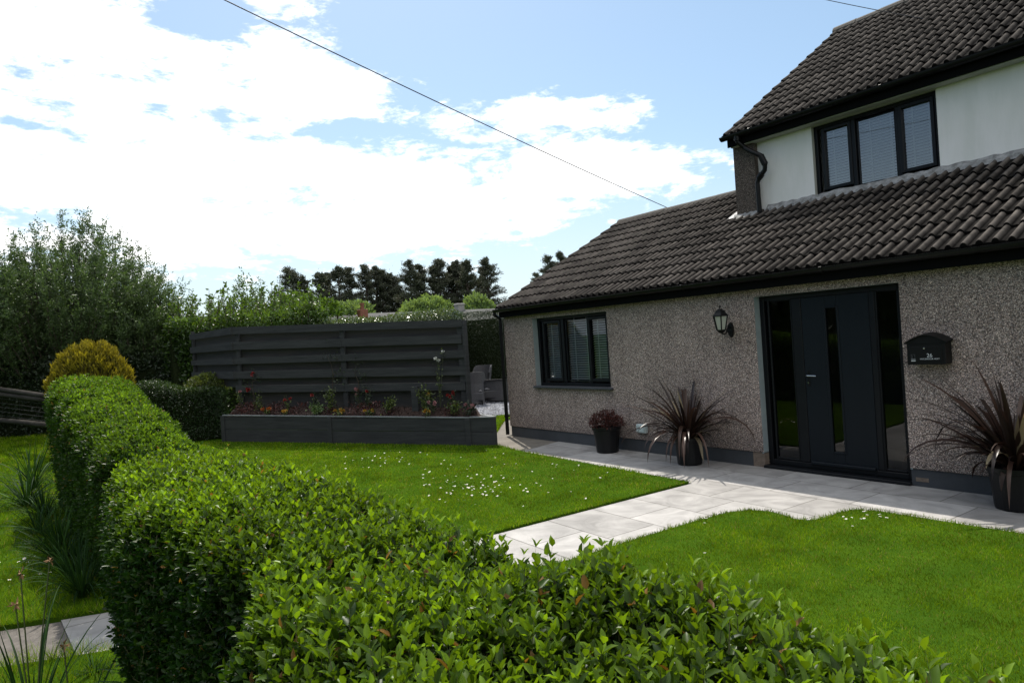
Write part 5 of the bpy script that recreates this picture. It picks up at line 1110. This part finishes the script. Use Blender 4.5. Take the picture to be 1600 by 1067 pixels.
PINES = [(463, 427, 2.6, 'leftmost pine of the skyline, standing clear with a broad rounded crown'), (508, 434, 1.7, 'small pine in the gap right of the leftmost pine'), (537, 424, 2.0, 'pine at the left end of the long skyline clump'), (556, 426, 2.0, 'second pine from the left of the long skyline clump'),
 (578, 421, 2.2, 'fairly tall pine in the left part of the skyline clump'), (590, 424, 1.9, 'narrow pine tucked right of the fairly tall one in the clump'), (604, 430, 1.8, 'shorter pine left of the lowest one in the clump'), (622, 434, 1.8, 'low pine in the dip at the middle of the skyline clump'), (632, 442, 2.0, 'lowest and closest pine in the dip of the skyline'),
 (651, 414, 2.2, 'tall pine just right of the dip in the skyline'), (668, 420, 1.9, 'pine between the two tallest of the middle of the skyline'), (690, 422, 1.8, 'slim pine left of the pointed tallest one'), (699, 413, 2.4, 'pointed tall pine above the pale round shrub'), (724, 415, 2.2, 'pine with a broad dark crown left of the last pair'),
 (709, 424, 2.0, 'pine filling in behind the pointed tall one'), (733, 420, 1.9, 'pine close behind the broad dark crown near the end'), (757, 424, 1.5, 'thin pine in the gap before the last pine'), (520, 432, 1.5, 'thin short pine between the small pine and the long clump'), (484, 440, 1.5, 'stunted pine low beside the leftmost one'),
 (742, 414, 1.9, 'pine beside the gap before the last pine'), (772, 410, 2.3, 'rightmost pine of the clump, ragged and standing alone')]
for i, (px, ty, w, lab) in enumerate(PINES):
    dpt = 92+((i*37) % 9)-4; top = at(px, ty, dpt)[2]; pine(lab, px, dpt, float(top)+.3, w*1.02*dpt/92, 200+i)
pine('pine whose tip shows above the roof verge, left of the pair', 852, 90, float(at(852, 428, 90)[2]), 1.4, 301, 'pines behind the roof')
pine('pine whose tip shows above the roof verge, right and taller of the pair', 868, 92, float(at(864, 406, 92)[2])+.2, 1.9, 302, 'pines behind the roof')
pine('pine peeping just over the tiles near the roof verge', 888, 92, float(at(888, 398, 92)[2]), 1.6, 303, 'pines behind the roof')
# dark wood behind the pines' trunks
r = np.random.default_rng(77); n = 9000; px_ = r.uniform(445, 800, n); dd = r.uniform(100, 112, n); P = np.array([at(a, 560, b_) for a, b_ in zip(px_, dd)]); hgt_ = 7.0+1.6*lump(P*.2, 1.5); P[:, 2] = r.uniform(0, 1, n)**.8*hgt_
V, F = leaves(P, rdir(n), rdir(n), r.uniform(.5, .9, n), r.uniform(.25, .45, n), QUAD1); tag(npmesh('distant_wood', V, F, L_PINE, age=np.repeat(r.uniform(0, 1, n), 4)), 'dark far wood seen between the pine trunks', 'wood', kind='stuff')

def round_tree(label, px, ty, depth, rx, n, ln, m, seed, name='round_shrub', group='pale shrubs in front of the pines', by=492):
    c_ = g2(px, depth); zt = float(at(px, ty, depth)[2]); zb = float(at(px, by, depth)[2]); e = empty(name, (c_[0], c_[1], 0), label=label, cat='shrub', group=group)
    rz_ = (zt-zb)*.95; bush(e, n, rx, rz_, zb+.0, ln, ln*.45, m, LEAF2, seed, .8, hollow=.55, lumps=.28, agew=1.2)
    q = MB(); q.tube([(0, 0, -.2), (.1, 0, zb*.6), (0, .1, zb+rz_*.4)], [.18, .14, .05], 7); q.build('trunk', M_BARK, e)
round_tree('pale grey green willow bush left of the small bungalow chimney', 672, 462, 62, 2.3, 3600, .38, L_PALE, 51)
round_tree('pale green tree just right of the small bungalow chimney', 752, 456, 64, 1.7, 2600, .36, L_PALE, 52)
round_tree('pale bush behind the terracotta chimney pot', 560, 470, 60, 1.6, 2200, .34, L_PALE, 53)
round_tree('bright green tree above the laurel hedge, second from the left', 505, 462, 44, 1.5, 2600, .26, L_LAUREL, 54, group='green trees above the laurel hedge')
round_tree('sparse bright green tree above the laurel hedge, third from the left', 463, 455, 36, 1.2, 2200, .2, L_LAUREL, 55, group='green trees above the laurel hedge')
round_tree('dull green bush left of the terracotta chimney pot', 530, 470, 50, 1.5, 2200, .28, L_PALE, 56)
for i, (px, ty, w_, lab) in enumerate([(385, 428, 1.0, 'loose tall leafy sapling, left of two above the laurel hedge'), (412, 432, 1.1, 'loose tall leafy sapling, right of two above the laurel hedge'), (352, 458, .9, 'short leafy sapling above the left end of the laurel hedge')]):
    d_ = 22.5; c_ = g2(px, d_); plume_tree(lab, c_, float(at(px, ty, d_)[2]), w_*.8, 26, 120, .09, .045, L_LAUREL, 60+i, lean=(.05, 0), group='saplings above the laurel hedge', name='sapling', low=.3)
# bungalow beyond
bu = empty('bungalow', g2(640, 50)*[1, 1, 0], label='low grey roofed bungalow beyond the hedges with two chimneys', cat='bungalow'); bo = tuple(g2(640, 50)*np.array([1, 1, 0]))
b0, b1 = at(430, 495, 54), at(800, 481, 49); ub = unit((b1-b0)*[1, 1, 0]); nb_ = np.array([-ub[1], ub[0], 0]); rzb = (b0[2]+b1[2])/2
q = MB()
f0, f1 = b0-nb_*3.6, b1-nb_*3.6; k0, k1 = b0+nb_*3.6, b1+nb_*3.6
zr0, zr1 = b0[2], b1[2]; ez_ = rzb-1.55
v = [(b0[0], b0[1], zr0), (b1[0], b1[1], zr1), (f1[0], f1[1], ez_), (f0[0], f0[1], ez_), (k0[0], k0[1], ez_), (k1[0], k1[1], ez_)]
q.add(v, [(0, 3, 2, 1), (0, 1, 5, 4)]); q.add([(x_, y_, z_-.12) for x_, y_, z_ in v], [(1, 2, 3, 0), (4, 5, 1, 0)]); rf = q.build('roof', M_BROOF, bu, off=bo)
q = MB(); f0, f1, k0, k1 = [p_+w_ for p_, w_ in ((f0, nb_*.3+ub*.3), (f1, nb_*.3-ub*.3), (k0, -nb_*.3+ub*.3), (k1, -nb_*.3-ub*.3))]
for a_, c_ in ((f0, f1), (f1, k1), (k1, k0), (k0, f0)): q.add([(a_[0], a_[1], 0), (c_[0], c_[1], 0), (c_[0], c_[1], ez_+.1), (a_[0], a_[1], ez_+.1)], [(0, 1, 2, 3)])
for a_, c_, rr in ((f0, k0, b0), (f1, k1, b1)): q.add([(a_[0], a_[1], ez_), (c_[0], c_[1], ez_), (rr[0]+(a_[0]+c_[0])/2-rr[0], (a_[1]+c_[1])/2, rr[2]-.15)], [(0, 1, 2)])
q.build('wall', M_BWALL, bu, off=bo)
c1 = at(718, 485, 50); q = MB(); q.cbox(c1[0]-.28, c1[0]+.28, c1[1]-.28, c1[1]+.28, rzb-.8, float(at(718, 474, 50)[2]), .03); q.cbox(c1[0]-.33, c1[0]+.33, c1[1]-.33, c1[1]+.33, float(at(718, 477, 50)[2]), float(at(718, 475.5, 50)[2]), .02); q.build('chimney', mat('grey_chimney', (.25, .24, .23), .9, var=.15), rf, off=bo)
c1 = at(566, 480, 50); zt = float(at(566, 474, 50)[2]); q = MB(); q.cbox(c1[0]-.30, c1[0]+.30, c1[1]-.3, c1[1]+.3, rzb-1, zt-.45, .03); q.lathe([(.13, zt-.45), (.14, zt-.1), (.18, zt-.06), (.17, zt+.02), (.1, zt+.02)], c=(c1[0], c1[1], 0), n=14); q.build('chimney', M_CHIM, rf, off=bo)

# ================================================================== LOG FENCE
fe0, fe1 = at(-60, 598, 19.5), at(95, 623, 13.6)
fen = empty('post_and_rail_fence', (fe1[0], fe1[1], 0), label='weathered round rail fence with wire beyond the outer lawn', cat='fence'); fo = (fe1[0], fe1[1], 0)
def rail(a_, c_, ra_, m=M_WOOD):
    q = MB(); a_, c_ = np.array(a_), np.array(c_); pts = [a_+(c_-a_)*t+np.array([0, 0, random.uniform(-.008, .008)]) for t in np.linspace(0, 1, 7)]; q.tube(pts, [ra_*random.uniform(.92, 1.05) for _ in pts], 10); q.build('rail', m, fen, smooth=True, off=fo)
a1, c1 = at(-60, 599, 19.5), at(95, 622, 13.6); rail(a1, c1, .055)
a2, c2 = at(-60, 608, 19.5), at(95, 628, 13.6); rail(a2, c2, .055)
a3, c3 = at(-60, 649, 19.5), at(95, 667, 13.6); rail(a3, c3, .06)
for t in (.0, 1.):
    p_ = a1+(c1-a1)*t; p_ = p_+np.array([.03, .10, 0]); q = MB(); q.tube([(p_[0], p_[1], -.1), (p_[0], p_[1], p_[2]+.04)], .055, 10); q.build('post', M_WOOD, fen, off=fo)
q = MB()
for k in range(5):
    t = (k+1)/6; q.tube([a2+(a3-a2)*t, c2+(c3-c2)*t], .003, 4)
for k in range(6):
    t = k/6; q.tube([a2+(c2-a2)*t, a3+(c3-a3)*t], .002, 4)
q.build('wire_mesh', mat('galvanised_wire', (.02, .02, .02), .8), fen, off=fo)

# ================================================================== TUFTS, DAISIES
def tuft(name, label, x, y, n, L_, wid, spread, seed, m=L_TUFT, group='strap leaved clumps along the hedge foot', heads=0):
    e = empty(name, (x, y, 0), label=label, cat='plant clump', group=group); strap_plant(e, n, L_, .0, wid, spread, seed, m)
    r = np.random.default_rng(seed)
    if heads:
        q = MB(); dm = []
        for k in range(heads):
            a = r.uniform(0, 6.28); t = r.uniform(.03, .2); h = L_*r.uniform(.8, 1.08); tip = (math.cos(a)*t*h, math.sin(a)*t*h, h); q.tube([(0, 0, 0), (tip[0]*.4, tip[1]*.4, h*.5), tip], [.004, .0035, .003], 5); dm.append(tip)
        q.build('flower_stalks', mat('dry_stalk', (.07, .09, .03), .8), e)
        for tip in dm:
            n_ = 9; V, F = leaves(np.tile(np.array(tip), (n_, 1)), r.normal(size=(n_, 3)), r.normal(size=(n_, 3)), r.uniform(.02, .04, n_), r.uniform(.008, .015, n_), LEAF2); npmesh('dead_flower', V, F, mat('withered_petal', (.22, .12, .05), .8), e)
tuft('daffodil_clump', 'tall daffodil clump with withered flowers in the bottom left corner', -3.85, .0, 46, .86, .013, .16, 71, heads=3)
tuft('daffodil_clump', 'daffodil clump with dark upright leaves beside the hedge end in the bottom left', -3.55, .14, 15, .66, .013, .34, 72, heads=1)
tuft('grass_clump', 'dark grass clump in the shade of the hedge beside the far side of the path', -6.2, .36, 170, .58, .008, .55, 73)
tuft('grass_clump', 'grass clump at the foot of the far hedge, nearest the path but one', -6.8, .34, 170, .55, .009, .60, 74)
tuft('grass_clump', 'tall grass clump at the foot of the far hedge, third from the path', -7.4, .28, 170, .58, .009, .60, 79)
tuft('daffodil_clump', 'drooping daffodil clump halfway along the far hedge', -8.9, .16, 60, .62, .014, .75, 75)
tuft('grass_clump', 'grass clump between the tall grass clump and the drooping daffodils', -8.2, .30, 150, .55, .009, .60, 80)
tuft('grass_clump', 'dense grass clump just before the large drooping daffodils', -9.8, .24, 150, .60, .010, .60, 81)
tuft('daffodil_clump', 'large drooping daffodil clump further along the far hedge', -10.9, .10, 110, .85, .016, .7, 76)
tuft('daffodil_clump', 'distant daffodil clump at the far end of the hedge near the log fence', -12.4, .2, 90, .95, .016, .6, 77)
tuft('grass_clump', 'short grass clump growing where the paving meets the near hedge', -4.62, .30, 70, .2, .006, .9, 78)
# one bent dry stalk against the near hedge
q = MB(); b3 = np.array([-3.05, .02, 0]); q.tube([b3, b3+[0, .0, .25], b3+[.02, .02, .37], b3+[.08, .05, .43], b3+[.16, .09, .44]], [.004, .0035, .003, .003, .002], 6)
st = q.build('dry_stalk', mat('straw_stalk', (.28, .20, .10), .8)); tag(st, 'single bent straw coloured stalk in front of the near hedge', 'dry stalk')
# daisies
dm = MB(); npet = 13
for k in range(npet):
    a = 2*math.pi*k/npet; c_, s_ = math.cos(a), math.sin(a); w = .0026
    dm.add([(c_*.003, s_*.003, .0), (c_*.009-s_*w, s_*.009+c_*w, .0015), (c_*.0145, s_*.0145, .001), (c_*.009+s_*w, s_*.009-c_*w, .0015)], [(0, 3, 2, 1)])
dm.add([(.0045*math.cos(k*math.pi/4), .0045*math.sin(k*math.pi/4), .0028) for k in range(8)], [tuple(range(8))])
dme = bpy.data.meshes.new('daisy'); dme.from_pydata(dm.v, [], dm.f); dme.materials.append(M_DAISY); dme.materials.append(M_YEL); dme.polygons[len(dme.polygons)-1].material_index = 1
def daisy(x, y, z, s, label, group):
    o = bpy.data.objects.new('daisy', dme); o.location = (x, y, z); o.rotation_euler = (random.uniform(-.4, .4), random.uniform(-.4, .4), random.uniform(0, 6)); o.scale = (s, s, s); link(o); tag(o, label, 'daisy', group)
def ground_at(x, y):
    d = at(x, y, 1)-np.array([0, 0, HC]); return (np.array([0, 0, HC])+d*(-HC/d[2]))[:2]
r = np.random.default_rng(9); cnt = 0
def scatter(cx_, cy_, sx_, sy_, n, label, group, polys, smin=1.0):
    global cnt; k = 0; tries = 0
    while k < n and tries < n*20:
        tries += 1; x_, y_ = r.normal(cx_, sx_), r.normal(cy_, sy_); g_ = ground_at(x_, y_)
        if any(inside(np.array([g_[0]]), np.array([g_[1]]), pl)[0] for pl in polys): daisy(g_[0], g_[1], .045, smin*r.uniform(.65, 1.15), label, group); k += 1; cnt += 1
scatter(745, 762, 42, 13, 105, 'white daisy in the dense patch in the middle of the lawn', 'daisies in the dense patch', [LAWN_MID])
scatter(600, 722, 35, 9, 46, 'white daisy in the looser patch of lawn nearer the raised bed', 'daisies nearer the raised bed', [LAWN_MID])
scatter(800, 740, 110, 22, 50, 'white daisy scattered thinly over the middle lawn', 'daisies scattered over the middle lawn', [LAWN_MID])
scatter(1370, 812, 45, 9, 14, 'white daisy at the edge of the lawn in front of the door', 'daisies at the lawn edge in front of the door', [LAWN_R])
scatter(1115, 835, 14, 18, 5, 'white daisy near the left edge of the lawn in front of the door', 'daisies near the left lawn edge', [LAWN_R])
scatter(25, 890, 45, 28, 22, 'white daisy in the verge outside the hedge', 'daisies in the verge', [LAWN_OUT], 1.05)

# ================================================================== CABLES
def cable(name_label, pts, rad):
    q = MB(); P_ = [np.array(p_) for p_ in pts]; a_, c_ = P_[0], P_[-1]; L_ = []
    for t in np.linspace(0, 1, 40): p_ = a_+(c_-a_)*t; p_ = p_-np.array([0, 0, 4*.10*t*(1-t)]); L_.append(p_)
    q.tube(L_, rad, 6); o = q.build('overhead_cable', M_CABLE, smooth=True); tag(o, name_label, 'overhead cable', 'overhead cables')
a_, c_ = at(368, -2, 8.5), at(1052, 329, 15.2); ext = a_+(a_-c_)*.55
cable('thin black overhead cable sloping down across the sky to the lower roof ridge', [ext, c_], .0075)
a_, c_ = at(1332, 0, 11.0), at(1640, 62, 9.0); ext = a_+(a_-c_)*1.2
cable('thin black overhead cable passing in front of the upper roof', [ext, c_], .006)
print('daisies', cnt)

# the row of trees across the road, which the door glass mirrors
block_hedge('roadside_hedge', 'tall dark hedge across the road, mirrored in the door glass', 'hedge', (-26, -17), (14, -13), 2.5, 6.0, 6.5, 9000, .45, .25, L_DARKH, amp=.7, sc=.5, seed=91, rough_depth=.8)
